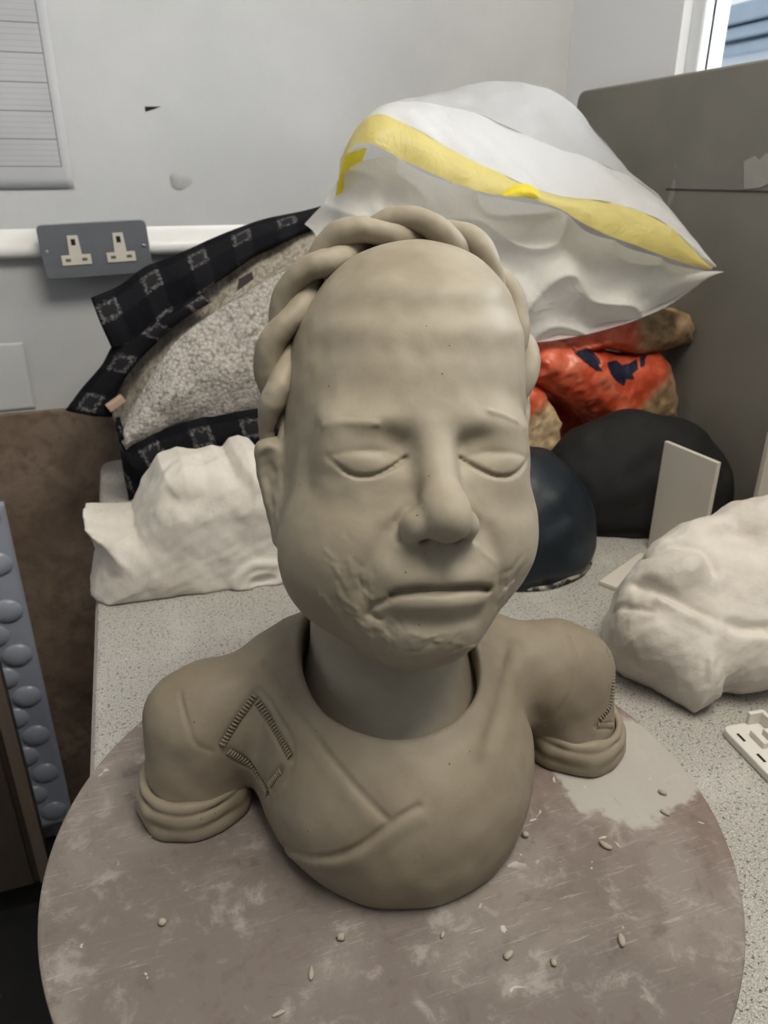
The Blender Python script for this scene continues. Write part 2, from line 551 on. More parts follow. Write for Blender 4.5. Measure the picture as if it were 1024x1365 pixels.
n.bump(n.math('ADD', n.math('MULTIPLY', mid, 0.6), n.math('MULTIPLY', n.math('ADD', scr, scr2), 0.4)), 0.0012, 0.5)
disc = tag(empty('modelling_board', (DC[0], DC[1], BENCH)), 'round reddish-brown modelling board smeared with dried clay', 'board')
loop = [(0.2452 * math.cos(i * math.pi / 96), 0.2452 * math.sin(i * math.pi / 96)) for i in range(192)]
o = prism('board_disc', loop, 0.0002, DISC_T, m_disc, disc, bevel=0.002)
# ================================================================== clay bust
m_clay = mat_new('grey_modelling_clay', (0.30, 0.27, 0.21), 0.5, 0.35)
n = NT(m_clay)
a = n.noise(16, 5, 0.6)
b = n.noise(140, 4, 0.6)
col = n.mix(n.step(a, 0.3, 0.72), (0.265, 0.225, 0.163), (0.335, 0.292, 0.222))
pits = n.step(n.voro(95).outputs['Distance'], 0.075, 0.04)
pm = n.math('MULTIPLY', pits, n.step(n.noise(33, 2), 0.54, 0.60))
n.color(n.mix(n.math('MULTIPLY', pm, 0.8), col, (0.07, 0.06, 0.045)))
n.rough(n.mix(n.step(n.noise(24, 4), 0.35, 0.65), (0.5,) * 3, (0.66,) * 3))
n.bump(n.math('SUBTRACT', n.math('ADD', n.math('MULTIPLY', n.noise(45, 4, 0.55), 0.7), n.math('MULTIPLY', b, 0.12)), n.math('MULTIPLY', pm, 0.5)), 0.0016, 0.5)

m_shade_clay = m_clay.copy(); m_shade_clay.name = 'shaded_brown_clay'  # browner shirt clay, with the torso's shade also darkened into the colour
for nd in m_shade_clay.node_tree.nodes:
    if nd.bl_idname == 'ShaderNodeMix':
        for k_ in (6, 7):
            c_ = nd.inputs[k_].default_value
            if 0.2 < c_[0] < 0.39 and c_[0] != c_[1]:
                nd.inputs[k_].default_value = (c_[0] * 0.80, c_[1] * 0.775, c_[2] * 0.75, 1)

BUST_O = (0.152, 0.445, DISC_Z)
BUST_R = math.radians(-7.4)
bust = tag(empty('clay_bust', BUST_O, BUST_R), 'grey clay bust of a child with closed eyes and braided crown', 'sculpture')
B_INV = (Matrix.Translation(BUST_O) @ Matrix.Rotation(BUST_R, 4, 'Z')).inverted()

HC = np.array([0.0145, 0.0026, 0.2700], np.float32)
HS = 0.865
HR = rot_xyz(math.radians(1.5), math.radians(-20.0), math.radians(5.0))

def to_head(p): return ((p - HC) @ HR) / HS
def from_head(q): return (np.asarray(q, np.float32) * HS) @ HR.T + HC

def head_base(q):
    """skull, cheeks and jaw without features (head space)"""
    d = ell(q, (0.004, 0.014, 0.046), (0.0915, 0.106, 0.115))
    d = smin(d, ell(q, (0.028, 0.004, 0.080), (0.058, 0.088, 0.070)), 0.025)
    d = smin(d, ell(q, (0, -0.022, -0.045), (0.084, 0.078, 0.100)), 0.05)
    qa = q.copy(); qa[:, 0] = np.abs(qa[:, 0])
    d = smin(d, sph(qa, (0.044, -0.056, -0.062), 0.040), 0.035)
    d = smin(d, sph(q, (-0.050, -0.046, -0.080), 0.040), 0.035)
    d = smin(d, ell(q, (0, -0.066, -0.118), (0.036, 0.034, 0.030)), 0.045)
    return d

EYE = [(0.0185, -0.0045), (0.030, -0.0115), (0.043, -0.0165), (0.056, -0.0150), (0.068, -0.0060)]
EYE = [tuple(e_) for e_ in smooth_path(EYE, 14)]
LIDF = [(0.024, -0.0035), (0.034, -0.0010), (0.046, -0.0005), (0.058, -0.0015), (0.069, -0.0040)]
def head_feat(q):
    x, y, z = q[:, 0], q[:, 1], q[:, 2]
    qa = q.copy(); qa[:, 0] = np.abs(x)
    d = head_base(q)
    fr = np.clip((-0.03 - y) / 0.03, 0, 1)               # 1 on the front of the face
    # forehead is full; brow ridge
    d = smin(d, ell(qa, (0.041, -0.077, 0.0150), (0.026, 0.014, 0.0080)), 0.024)
    # sockets
    d = smax(d, -ell(qa, (0.022, -0.1165, 0.0000), (0.016, 0.025, 0.0100)), 0.016)
    d = smax(d, -ell(qa, (0.047, -0.1085, -0.0005), (0.027, 0.022, 0.0090)), 0.015)
    # closed eyes
    d = smin(d, ell(qa, (0.0435, -0.070, -0.0095), (0.0290, 0.0250, 0.0130)), 0.015)
    d = smin(d, ell(qa, (0.0460, -0.0670, 0.0020), (0.0210, 0.0220, 0.0125)), 0.016)
    # lower-lid pouch
    d = smin(d, ell(qa, (0.044, -0.0755, -0.026), (0.024, 0.016, 0.010)), 0.014)
    # nose
    nose = caps(q, (0, -0.088, 0.010), (0, -0.113, -0.030), 0.0105, 0.0128)
    nose = smin(nose, ell(q, (0.001, -0.121, -0.042), (0.0150, 0.0190, 0.0165)), 0.012)
    nose = smin(nose, ell(qa, (0.0155, -0.109, -0.0480), (0.0098, 0.0150, 0.0112)), 0.007)
    d = smin(d, nose, 0.011)
    d = d + groove(qa, [(0.0215, -0.106, -0.036), (0.0265, -0.102, -0.046), (0.0245, -0.104, -0.057)], 0.0030, 0.0035)
    d = smax(d, -caps(qa, (0.0095, -0.122, -0.0640), (0.0115, -0.104, -0.0520), 0.0052, 0.0035), 0.004)
    # upper lip mass, philtrum, lips
    d = smin(d, ell(q, (0, -0.090, -0.079), (0.040, 0.020, 0.017)), 0.018)
    d = d + groove(q, [(0, -0.116, -0.064), (0, -0.114, -0.082)], 0.0020, 0.0050)
    d = smin(d, ell(q, (0.000, -0.0955, -0.0970), (0.0340, 0.0180, 0.0095)), 0.007)
    d = smin(d, ell(qa, (0.0110, -0.0985, -0.0825), (0.0200, 0.0135, 0.0065)), 0.008)
    ml = np.stack([x, z], 1)
    mouth = [(-0.030, -0.0925), (-0.026, -0.0905), (-0.013, -0.0885), (0.002, -0.0890), (0.016, -0.0885), (0.030, -0.0895), (0.037, -0.0915)]
    d = d + fr * near(ml, mouth, lambda s: 0.0048 * np.exp(-(seg_dist(s, mouth) / 0.0024) ** 2), 0.01)
    # downturned ends and crease under the lower lip
    low = [(-0.033, -0.0960), (-0.041, -0.1000), (-0.043, -0.1060), (-0.036, -0.1090)]
    d = d + fr * near(ml, low, lambda s: 0.0024 * np.exp(-(seg_dist(s, low) / 0.0022) ** 2), 0.01)
    und = [(-0.028, -0.1115), (0, -0.1130), (0.028, -0.1105)]
    d = d + fr * near(ml, und, lambda s: 0.0016 * np.exp(-(seg_dist(s, und) / 0.0050) ** 2), 0.016)
    # naso-labial folds
    for sgn in (-1, 1):
        nl = [(0.034 * sgn, -0.052), (0.043 * sgn, -0.070), (0.047 * sgn, -0.088)]
        d = d + fr * near(ml, nl, lambda s: 0.0016 * np.exp(-(seg_dist(s, nl) / 0.0060) ** 2), 0.018)
    # lash line and lid fold
    me = np.stack([np.abs(x), z], 1)
    d = d + fr * near(me, EYE, lambda s: 0.0026 * np.clip((0.074 - s[:, 0]) / 0.02, 0.25, 1) * np.exp(-(seg_dist(s, EYE) / 0.0014) ** 2), 0.006)
    d = d + fr * near(me, LIDF, lambda s: 0.0005 * np.exp(-(seg_dist(s, LIDF) / 0.0020) ** 2), 0.007)
    # thumbed ridges across the upper forehead
    fz = np.clip((z - 0.055) / 0.03, 0, 1) * fr
    d = d + fz * 0.0011 * np.sin(z * 190 + 2.2 * np.cos(x * 20) + 0.8)
    d = d + 0.0003 * noise(q, 0.045, 2)
    return d

# rough worked clay on the jaw and cheeks: list of gouges (head space x, z)
_gr = np.random.default_rng(5)
GOUGE = []
for cx, cz, sx, sz, nn, ang in ((-0.058, -0.085, 0.014, 0.022, 26, -1.0), (-0.040, -0.118, 0.014, 0.010, 20, -0.7), (0.056, -0.088, 0.010, 0.018, 24, 1.1), (0.006, -0.128, 0.028, 0.006, 16, 0.2)):
    for _ in range(nn):
        x_, z_ = cx + _gr.normal() * sx * 0.7, cz + _gr.normal() * sz * 0.7
        a_ = ang + _gr.normal() * 0.35
        l_ = _gr.uniform(0.003, 0.008)
        GOUGE.append(((x_ - l_ * math.cos(a_), z_ - l_ * math.sin(a_)), (x_ + l_ * math.cos(a_), z_ + l_ * math.sin(a_)), _gr.choice([-1, 1]) * _gr.uniform(0.0002, 0.0007), _gr.uniform(0.0009, 0.0014)))

def on_head(pts): return [trace(lambda s: head_feat(to_head(s)) * HS, B_INV, *c_) for c_ in pts]
MARKS = []                                              # (polyline in bust space, depth, width)
for k_ in range(11):                                    # combed hair lines at the temple below the braid
    x_, y_ = 381 - k_ * 1.8 + _gr.uniform(-2, 2), 468 + k_ * 6.8 + _gr.uniform(-3, 3)
    l_ = _gr.uniform(0.6, 1.25)
    MARKS.append((on_head([(x_ + 22 * l_, y_ - 9 * l_), (x_ + 12 * l_, y_ - 3 * l_), (x_, y_ + 8)]), _gr.uniform(0.0006, 0.0014), _gr.uniform(0.0010, 0.0017)))
MARKS.append((on_head([(653, 548), (672, 553), (690, 562)]), -0.0016, 0.0013))
MARKS.append((on_head([(430, 568), (465, 563), (503, 565)]), -0.0010, 0.0018))
MARKS.append((on_head([(645, 738), (662, 752)]), -0.0006, 0.0012))
MARKS = [(np.array(m_[0]), m_[1], m_[2]) for m_ in MARKS if all(v is not None for v in m_[0])]

def head_fn(p):
    q = to_head(p)
    d = head_feat(q)
    ml = np.stack([q[:, 0], q[:, 2]], 1)
    fr = (q[:, 1] < -0.01)
    for a_, b_, dep, wid in GOUGE:
        d = d + fr * near(ml, [a_, b_], lambda s: dep * np.exp(-(seg_dist(s, [a_, b_]) / wid) ** 2), wid * 3)
    # ears: only rough flat stubs under the braid
    for sgn in (-1, 1):
        e = ell(q, (0.089, -0.002, -0.030), (0.0085, 0.018, 0.040)) if sgn > 0 else caps(q * np.float32([1, 0.6, 1]), (-0.1015, 0.003, 0.000), (-0.0915, -0.002, -0.064), 0.0105, 0.0075)
        e = smax(e, -ell(q, (0.104 * sgn, -0.014, -0.022), (0.008, 0.009, 0.024)), 0.006) + 0.0005 * noise(q, 0.022, 2, 4.0)
        d = smin(d, e, 0.015)
    d = d * HS
    for pl_, dep, wid in MARKS: d = d + groove(p, pl_, dep, wid)
    # neck and the bare upper chest inside the collar
    nk = caps(p, (0.006, 0.012, 0.05), (0.010, 0.012, 0.215), 0.0600, 0.056)
    nk = smin(nk, ell(p, (0.008, -0.016, 0.055), (0.086, 0.084, 0.056)), 0.03)
    d = smin(d, nk, 0.012)
    return smax(d, 0.03 - p[:, 2], 0.004)
# ---- shirt: chest block, shoulders and two arm stumps (bust space)
ARM_L, ARM_R = (-0.146, -0.004), (0.166, -0.004)
NECK_C = (0.004, -0.012)
def torso_base(p):
    d = ell(p, (0.006, -0.011, 0.035), (0.106, 0.127, 0.104))
    d = smin(d, ell(p, (0.004, 0.026, 0.080), (0.115, 0.058, 0.050)), 0.04)
    for ax, ay, sx in ((*ARM_L, -1), (*ARM_R, 1)):
        arm = caps(p, (ax, ay, -0.02), (ax + 0.008 * -sx, ay + 0.014, 0.066), 0.0385, 0.040)
        arm = smin(arm, caps(p, (ax + 0.03 * -sx, ay + 0.014, 0.069), (0.055 * sx, 0.022, 0.092), 0.039, 0.036), 0.02)
        d = smin(d, arm, 0.014)
    return d

def on_shirt(pts, n=0, fn=torso_base):
    out = [trace(fn, B_INV, *q) for q in pts]
    out = [o for o in out if o is not None]
    return smooth_path(out, n) if n else np.array(out)

LAPEL = on_shirt([(352, 884), (385, 936), (406, 964), (441, 1010), (476, 1052), (515, 1092)], 16)
FLAP = on_shirt([(558, 1075), (521, 1098), (487, 1124), (452, 1140), (413, 1142), (378, 1128)], 16)
LAPEL_R = on_shirt([(690, 862), (680, 890), (666, 945), (651, 985)], 8)
SEAM_L = on_shirt([(244, 884), (239, 922), (251, 968), (262, 994), (283, 1003)], 12)
SEAM_R = on_shirt([(757, 850), (769, 882), (766, 911), (751, 941), (728, 965)], 12)
EDGE_L = [on_shirt(e, k) for e, k in (([(340, 926), (318, 958), (297, 993)], 14), ([(342, 934), (365, 972), (385, 1008)], 14),
                                      ([(304, 1002), (331, 1019), (344, 1036), (354, 1058)], 14), ([(358, 1047), (374, 1027)], 6))]
RIM_L = on_shirt([(344, 918), (366, 945), (379, 966), (391, 996), (389, 1022), (377, 1042), (363, 1058)], 16)
EDGE_R = [on_shirt(e, k) for e, k in (([(812, 872), (819, 905), (815, 940), (800, 962)], 14), ([(797, 968), (818, 967)], 6))]

def torso_fn(p):
    d = torso_base(p) + 0.0007 * noise(p, 0.06, 2, 0.3)
    d = d + groove(p, LAPEL, 0.0030, 0.0019) - groove(p, LAPEL - v3(0.006, 0.002, 0.004), 0.0008, 0.0050)
    d = d + groove(p, FLAP, 0.0034, 0.0019) - groove(p, FLAP - v3(0, 0.002, 0.0065), 0.0018, 0.0050)
    d = d + groove(p, LAPEL_R, 0.0036, 0.0068) - groove(p, LAPEL_R - v3(0.012, 0.004, 0), 0.0022, 0.0070)
    d = d + groove(p, SEAM_L, 0.0018, 0.0016) + groove(p, SEAM_R, 0.0014, 0.0018)
    d = d + groove(p, RIM_L, 0.0016, 0.0016)
    for e in EDGE_L: d = d + groove(p, e, 0.0034, 0.0027)
    for e in EDGE_R: d = d + groove(p, e, 0.0022, 0.0026)
    # neck opening
    x, y, z = p[:, 0] - NECK_C[0], p[:, 1] - NECK_C[1], p[:, 2]
    hole = (np.sqrt((x / 0.0635) ** 2 + (y / 0.080) ** 2) - 1) * 0.066
    d = smax(d, -np.maximum(hole, 0.045 - z), 0.007)
    return smax(d, 0.0003 - z, 0.002)
sdf_obj('head', head_fn, (-0.10, -0.16, 0.02), (0.125, 0.15, 0.44), 0.0012, m_clay, bust)
sdf_obj('shirt', torso_fn, (-0.22, -0.15, -0.006), (0.225, 0.13, 0.17), 0.0013, m_shade_clay, bust)

# rolled sleeve cuffs
def cuff_fn(ax, ay, r0):
    def fn(p):
        x, y, z = p[:, 0] - ax, p[:, 1] - ay, p[:, 2]
        rr = np.sqrt(x * x + (y * 1.04) ** 2)
        wob = 0.0012 * noise(p, 0.05, 2, 1.7)
        tilt = 0.06 * y
        band = np.sqrt((rr - r0) ** 2 + (z - 0.006) ** 2 * 0.5) - 0.0056
        roll = np.sqrt((rr - r0 + 0.0005) ** 2 + (z - 0.0185 - tilt) ** 2 * 0.7) - 0.0056
        lip = np.sqrt((rr - r0 + 0.0025) ** 2 + (z - 0.0285 - 1.6 * tilt + 0.02 * x) ** 2) - 0.0040
        d = smin(smin(band, roll, 0.0025), lip, 0.0012) + wob
        return smax(d, 0.0003 - z, 0.002)
    return fn
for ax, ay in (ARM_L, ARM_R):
    sdf_obj('sleeve_cuff', cuff_fn(ax, ay, 0.0372), (ax - 0.06, ay - 0.06, -0.004), (ax + 0.06, ay + 0.06, 0.044), 0.0012, m_shade_clay, bust)

# stitches: little clay bars pressed across the patch seams, one joined part for each patch
def stitches(edges, fn, spacing, half, rad):
    V, Fc = [], []
    for e in edges:
        L = np.r_[0, np.cumsum(np.linalg.norm(np.diff(e, axis=0), axis=1))]
        for s in np.arange(spacing * 0.5, L[-1], spacing):
            c_ = np.array([np.interp(s, L, e[:, k]) for k in range(3)])
            c2 = np.array([np.interp(min(s + 0.001, L[-1]), L, e[:, k]) for k in range(3)])
            c1 = np.array([np.interp(max(s - 0.001, 0), L, e[:, k]) for k in range(3)])
            t_ = (c2 - c1) / (np.linalg.norm(c2 - c1) + 1e-9)
            h = 0.001
            g_ = np.array([float(fn((c_ + h * ax_)[None].astype(np.float32))[0] - fn((c_ - h * ax_)[None].astype(np.float32))[0]) for ax_ in np.eye(3)])
            nrm = g_ / (np.linalg.norm(g_) + 1e-9)
            a_ = np.cross(nrm, t_); a_ /= np.linalg.norm(a_)
            c_ = c_ - nrm * 0.0004
            b0 = len(V)
            for uu, lift in ((-half, -0.0006), (-half * 0.5, 0.0003), (half * 0.5, 0.0003), (half, -0.0006)):
                for k in range(6):
                    an = k * math.pi / 3
                    V.append(c_ + a_ * uu + nrm * (lift + rad * math.sin(an)) + t_ * rad * math.cos(an))
            for r_ in range(3):
                for k in range(6):
                    Fc.append((b0 + r_ * 6 + k, b0 + r_ * 6 + (k + 1) % 6, b0 + (r_ + 1) * 6 + (k + 1) % 6, b0 + (r_ + 1) * 6 + k))
            Fc.append(tuple(b0 + k for k in range(6))[::-1]); Fc.append(tuple(b0 + 18 + k for k in range(6)))
    return V, Fc
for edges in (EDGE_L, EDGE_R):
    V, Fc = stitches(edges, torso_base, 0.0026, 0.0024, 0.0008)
    o = link('stitching', mesh_from('stitching', V, Fc), m_shade_clay, bust)
    tag(o, 'row of small pressed stitches round the shirt patch', kind='stuff')

# ---- braid: two clay rolls twisted round each other over the crown
def braid_path(n=260):
    out, nor = [], []
    for f in np.linspace(math.radians(-103), math.radians(98), n):
        y0 = 0.008 + 0.004 * math.cos(f) + 0.012 * max(0, math.sin(f)) ** 2
        c_ = np.array([0.002, y0, 0.025]); dr = np.array([math.sin(f), 0, math.cos(f)])
        t_ = 0.03
        for _ in range(60):
            s = float(head_base((c_ + dr * t_)[None].astype(np.float32))[0])
            t_ -= s * 0.8
        out.append(c_ + dr * t_); nor.append(dr)
    return np.array(out), np.array(nor)
BP, BN = braid_path()
BT = np.gradient(BP, axis=0); BT /= np.linalg.norm(BT, axis=1)[:, None]
BL = np.cross(BT, BN)                                  # sideways: towards the face
arc = np.r_[0, np.cumsum(np.linalg.norm(np.diff(BP, axis=0), axis=1))]
if BL[130][1] > 0: BL = -BL
for k in range(2):
    ph = 2 * math.pi * arc / 0.094 + math.pi * k + 0.6
    lat, rad_ = np.cos(ph), -np.sin(ph)
    env = np.clip(np.minimum(arc, arc[-1] - arc) / 0.03, 0.45, 1)
    path = BP + BN * ((0.0055 + 0.0065 * np.clip(BN[:, 2], 0, 1)) + 0.0078 * rad_)[:, None] + BL * (0.0098 * lat + 0.002 * np.sin(arc * 60))[:, None]
    rr = 0.0116 * (0.85 + 0.15 * env) * (1 + 0.07 * np.sin(arc * 130 + 2 * k))
    tube_mesh('braid_strand', from_head(path), rr * HS * env ** 0.5, m_clay, bust, seg=24, flat=0.86, up=(BN @ HR.T), rough=0.035)
# ================================================================== grey board standing at the right end of the bench
m_panel = mat_new('grey_painted_board', (0.17, 0.165, 0.145), 0.6, 0.3)
n = NT(m_panel)
a = n.noise(5, 4)
spots = n.step(n.voro(11).outputs['Distance'], 0.055, 0.03)
sm = n.math('MULTIPLY', spots, n.step(n.noise(6, 2), 0.5, 0.6))
pale = n.math('MULTIPLY', n.step(n.noise(13, 3, vec=n.mapping((1, 1.5, 0.8))), 0.70, 0.73), 0.6)
c1 = n.mix(n.step(a, 0.3, 0.7), (0.19, 0.182, 0.156), (0.235, 0.224, 0.194))
c2 = n.mix(pale, c1, (0.36, 0.34, 0.31))
n.color(n.mix(n.math('MULTIPLY', sm, 0.8), c2, (0.035, 0.03, 0.03)))
n.bump(n.noise(70, 3), 0.0008, 0.4)
m_seam = mat_new('dark_joint', (0.05, 0.045, 0.04), 0.8)
pz = on_x(770, 122, PANEL_X)
pz2 = on_x(1024, 82, PANEL_X)
p_end, p_top = float(pz[1]), float(pz[2])
pan = tag(empty('partition_board', (PANEL_X + 0.012, 0.8, BENCH)), 'tall dark grey painted board standing on the bench by the window', 'board')
loop = round_poly([(p_end - 0.8, 0.0003), (p_end - 0.8, p_top - BENCH), (0.05 - 0.8, p_top - BENCH), (0.05 - 0.8, 0.0003)], [0.0, 0.022, 0.01, 0.0])
Mx = Matrix(((0, 0, 1, 0), (1, 0, 0, 0), (0, 1, 0, 0), (0, 0, 0, 1)))
prism('panel', loop, -0.012, 0.012, m_panel, pan, bevel=0.004, M=Mx, seg=3)
sz = float(on_x(960, 254, PANEL_X)[2]) - BENCH
box_obj('seam', (-0.0126, -0.7, sz - 0.0012), (-0.0118, float(on_x(888, 252, PANEL_X)[1]) - 0.8, sz + 0.0012), m_seam, pan)
m_tape = mat_new('pale_tape_scrap', (0.34, 0.32, 0.29), 0.6)
n = NT(m_tape); n.color(n.mix(n.noise(40), (0.28, 0.265, 0.24), (0.38, 0.36, 0.33)))
q = [on_x(*c_, PANEL_X - 0.0006) for c_ in ((992, 215), (1006, 208), (1012, 214), (1022, 204), (1030, 210), (1030, 242), (1014, 250), (992, 252))]
sc = mesh_from('tape_scrap', [Vector(v) - Vector(q[0]) for v in q], [tuple(range(8))])
o = link('tape_scrap', sc, m_tape, None, smooth=False); o.location = q[0]
md = o.modifiers.new('thickness', 'SOLIDIFY'); md.thickness = 0.0008; md.offset = 0
tag(o, 'torn pale tape scrap stuck on the grey partition board', 'tape')

# ================================================================== double socket on the wall
m_plate = mat_new('grey_metal_plate', (0.155, 0.165, 0.185), 0.45, 0.5, 0.3)
n = NT(m_plate); n.color(n.mix(n.noise(25, 5), (0.135, 0.145, 0.165), (0.185, 0.195, 0.215)))
m_sock = mat_new('ivory_socket_plastic', (0.60, 0.57, 0.48), 0.4)
n = NT(m_sock); n.color(n.mix(n.noise(60), (0.57, 0.54, 0.455), (0.63, 0.60, 0.51)))
m_dark = mat_new('dark_socket_hole', (0.012, 0.011, 0.01), 0.7)
m_brass = mat_new('dull_brass_contact', (0.16, 0.13, 0.08), 0.5, 0.5, 0.4)
m_steel = mat_new('steel_screw', (0.6, 0.6, 0.6), 0.3, 0.5, 0.9)
WF = WALL_Y - 0.050                                   # front of the metal box
c_l, c_r = on_y(53, 333, WF), on_y(200, 327, WF)
b_t, b_b = on_y(122, 295, WF), on_y(134, 369, WF)
sx_, sz_ = (c_r[0] - c_l[0]) / 2 - 0.001, (b_t[2] - b_b[2]) / 2 - 0.001
sock = tag(empty('double_wall_socket', ((c_l[0] + c_r[0]) / 2, WALL_Y - 0.026, (b_t[2] + b_b[2]) / 2)), 'grey metal double power socket mounted on the wall trunking', 'socket')
sock.rotation_euler = (0, math.radians(-2.2), 0)
Mw = Matrix(((1, 0, 0, 0), (0, 0, 1, 0), (0, 1, 0, 0), (0, 0, 0, 1)))     # loop (x,z) extruded in y
def wplate(name, loop, y0, y1, mat, parent, bevel=0.0): return prism(name, loop, y0, y1, mat, parent, bevel=bevel, M=Mw)
wplate('back_box', round_poly([(-sx_ + .003, -sz_ + .003), (sx_ - .003, -sz_ + .003), (sx_ - .003, sz_ - .003), (-sx_ + .003, sz_ - .003)], 0.008), -0.020, 0.0255, m_plate, sock)
wplate('plate', round_poly([(-sx_, -sz_), (sx_, -sz_), (sx_, sz_), (-sx_, sz_)], 0.010), -0.025, -0.020, m_plate, sock, bevel=0.0015)
for s in (-1, 1):
    cx = s * sx_ * 0.415 + 0.002
    T = [(cx - .0225, -.0215), (cx + .0225, -.0215), (cx + .0225, -.0060), (cx + .0095, -.0060), (cx + .0080, .0235), (cx - .0080, .0235), (cx - .0095, -.0060), (cx - .0225, -.0060)]
    face = wplate('socket_face', T, -0.0268, -0.0245, m_sock, sock, bevel=0.0005)
    for hx, hz, w_, h_, mm in ((0, 0.0135, 0.0033, 0.0048, m_dark), (-0.0125, -0.0135, 0.0040, 0.0022, m_brass), (0.0125, -0.0135, 0.0040, 0.0022, m_brass)):
        wplate('pin_hole', [(cx + hx - w_, hz - h_), (cx + hx + w_, hz - h_), (cx + hx + w_, hz + h_), (cx + hx - w_, hz + h_)], -0.0271, -0.0255, mm, face)
    scx = s * (sx_ - 0.009)
    scr_ = wplate('screw', [(scx + .0028 * math.cos(k * math.pi / 8), .001 + .0028 * math.sin(k * math.pi / 8)) for k in range(16)], -0.0262, -0.0245, m_steel, sock, bevel=0.0005)
    wplate('screw_slot', [(scx - .0022, .0004), (scx - .0018, .0000), (scx + .0022, .0018), (scx + .0018, .0022)], -0.0264, -0.0258, m_dark, scr_)

# ================================================================== papers and marks on the wall
m_paper = mat_new('printed_paper', (0.62, 0.62, 0.62), 0.55)
n = NT(m_paper)
sep = n.node('ShaderNodeSeparateXYZ'); n.L(n.tc.outputs['Object'], sep.inputs[0])
X_, Z_ = sep.outputs['X'], sep.outputs['Z']
pr = on_y(99, 251, WALL_Y); pb = on_y(82, 222, WALL_Y); pt_ = on_y(51, 31, WALL_Y)
rowh = (pt_[2] - pb[2]) / 5
def line(val, period, off, half):
    f = n.math('FRACT', n.math('DIVIDE', n.math('SUBTRACT', val, off - 100 * period), period))
    d_ = n.math('MINIMUM', f, n.math('SUBTRACT', 1.0, f))
    return n.math('LESS_THAN', d_, half / period)
inx = n.math('LESS_THAN', X_, float(pb[0] - pr[0]))
inz = n.math('GREATER_THAN', Z_, float(pb[2] - pr[2]) - 0.0006)
major = n.math('MULTIPLY', n.math('MULTIPLY', line(Z_, rowh, float(pb[2] - pr[2]), 0.0007), inx), inz)
minor = n.math('MULTIPLY', n.math('MULTIPLY', line(Z_, rowh / 5, float(pb[2] - pr[2]), 0.0009), inx), inz)
vert = n.math('MULTIPLY', n.math('LESS_THAN', n.math('ABSOLUTE', n.math('SUBTRACT', X_, float(pb[0] - pr[0]))), 0.0008), inz)
basec = n.mix(n.step(n.noise(6, 3), 0.3, 0.7), (0.44, 0.44, 0.445), (0.51, 0.51, 0.515))
c1 = n.mix(n.math('MULTIPLY', minor, 0.22), basec, (0.25, 0.25, 0.25))
n.color(n.mix(n.math('MULTIPLY', n.math('MAXIMUM', major, vert), 0.8), c1, (0.10, 0.10, 0.10)))
def curl_sheet(name, w, h, mat, loc, amp=0.003, nx=24, nz=24):
    P = np.zeros((nx, nz, 3))
    for i in range(nx):
        for k in range(nz):
            u, v = i / (nx - 1), k / (nz - 1)
            P[i, k] = (-w + w * u, -0.0012 - amp * (0.35 + 0.65 * math.sin(3.1 * u + 2.2 * v) ** 2) * (u * (1 - v)) ** 0.6, h * v)
    o = grid_mesh(name, P, mat, None, solid=0.0004)
    o.location = loc
    return o
o = curl_sheet('ruled_paper', 0.26, 0.37, m_paper, (pr[0], WALL_Y - 0.0006, pr[2]))
tag(o, 'ruled paper chart with dark printed rows pinned on the wall', 'paper')
m_blank = mat_new('blank_paper', (0.72, 0.73, 0.73), 0.5)
n = NT(m_blank); n.color(n.mix(n.noise(9), (0.55, 0.56, 0.56), (0.60, 0.61, 0.61)))
q0 = on_y(48, 546, WALL_Y); q1 = on_y(33, 458, WALL_Y)
o = curl_sheet('blank_paper', 0.2, float(q1[2] - q0[2]), m_blank, (q0[0], WALL_Y - 0.0006, q0[2] + 0.003), 0.001)
tag(o, 'small blank pale sheet stuck low on the wall', 'paper')
m_black = mat_new('black_tape', (0.015, 0.014, 0.013), 0.5)
q = [on_y(*c_, WALL_Y - 0.0006) for c_ in ((193, 142), (215, 142), (206, 145), (194, 149))]
o = link('black_tape_scrap', mesh_from('black_tape_scrap', [Vector(v) - Vector(q[0]) for v in q], [(0, 1, 2, 3)]), m_black, None, False)
o.location = q[0]
md = o.modifiers.new('thickness', 'SOLIDIFY'); md.thickness = 0.0008; md.offset = 0
tag(o, 'tiny black torn tape scrap on the white wall', 'tape')
m_filler = mat_new('grey_filler_smear', (0.52, 0.52, 0.50), 0.6)
n = NT(m_filler); n.color(n.mix(n.noise(50), (0.38, 0.38, 0.365), (0.46, 0.46, 0.44)))
q = on_y(241, 241, WALL_Y - 0.001)
P = np.zeros((26, 5, 3))
for i in range(26):
    for k in range(5):
        an = i / 26 * 2 * math.pi
        rr = (0.0165 + 0.002 * math.sin(3 * an + 1)) * k / 4
        P[i, k] = (rr * math.cos(an) * 1.1, -0.0022 * math.cos(k / 4 * math.pi / 2) ** 0.7, rr * 0.8 * math.sin(an))
o = grid_mesh('filler_blob', P, m_filler, None, closed_u=True); o.location = q
tag(o, 'small round grey filler smear on the white wall', 'filler')

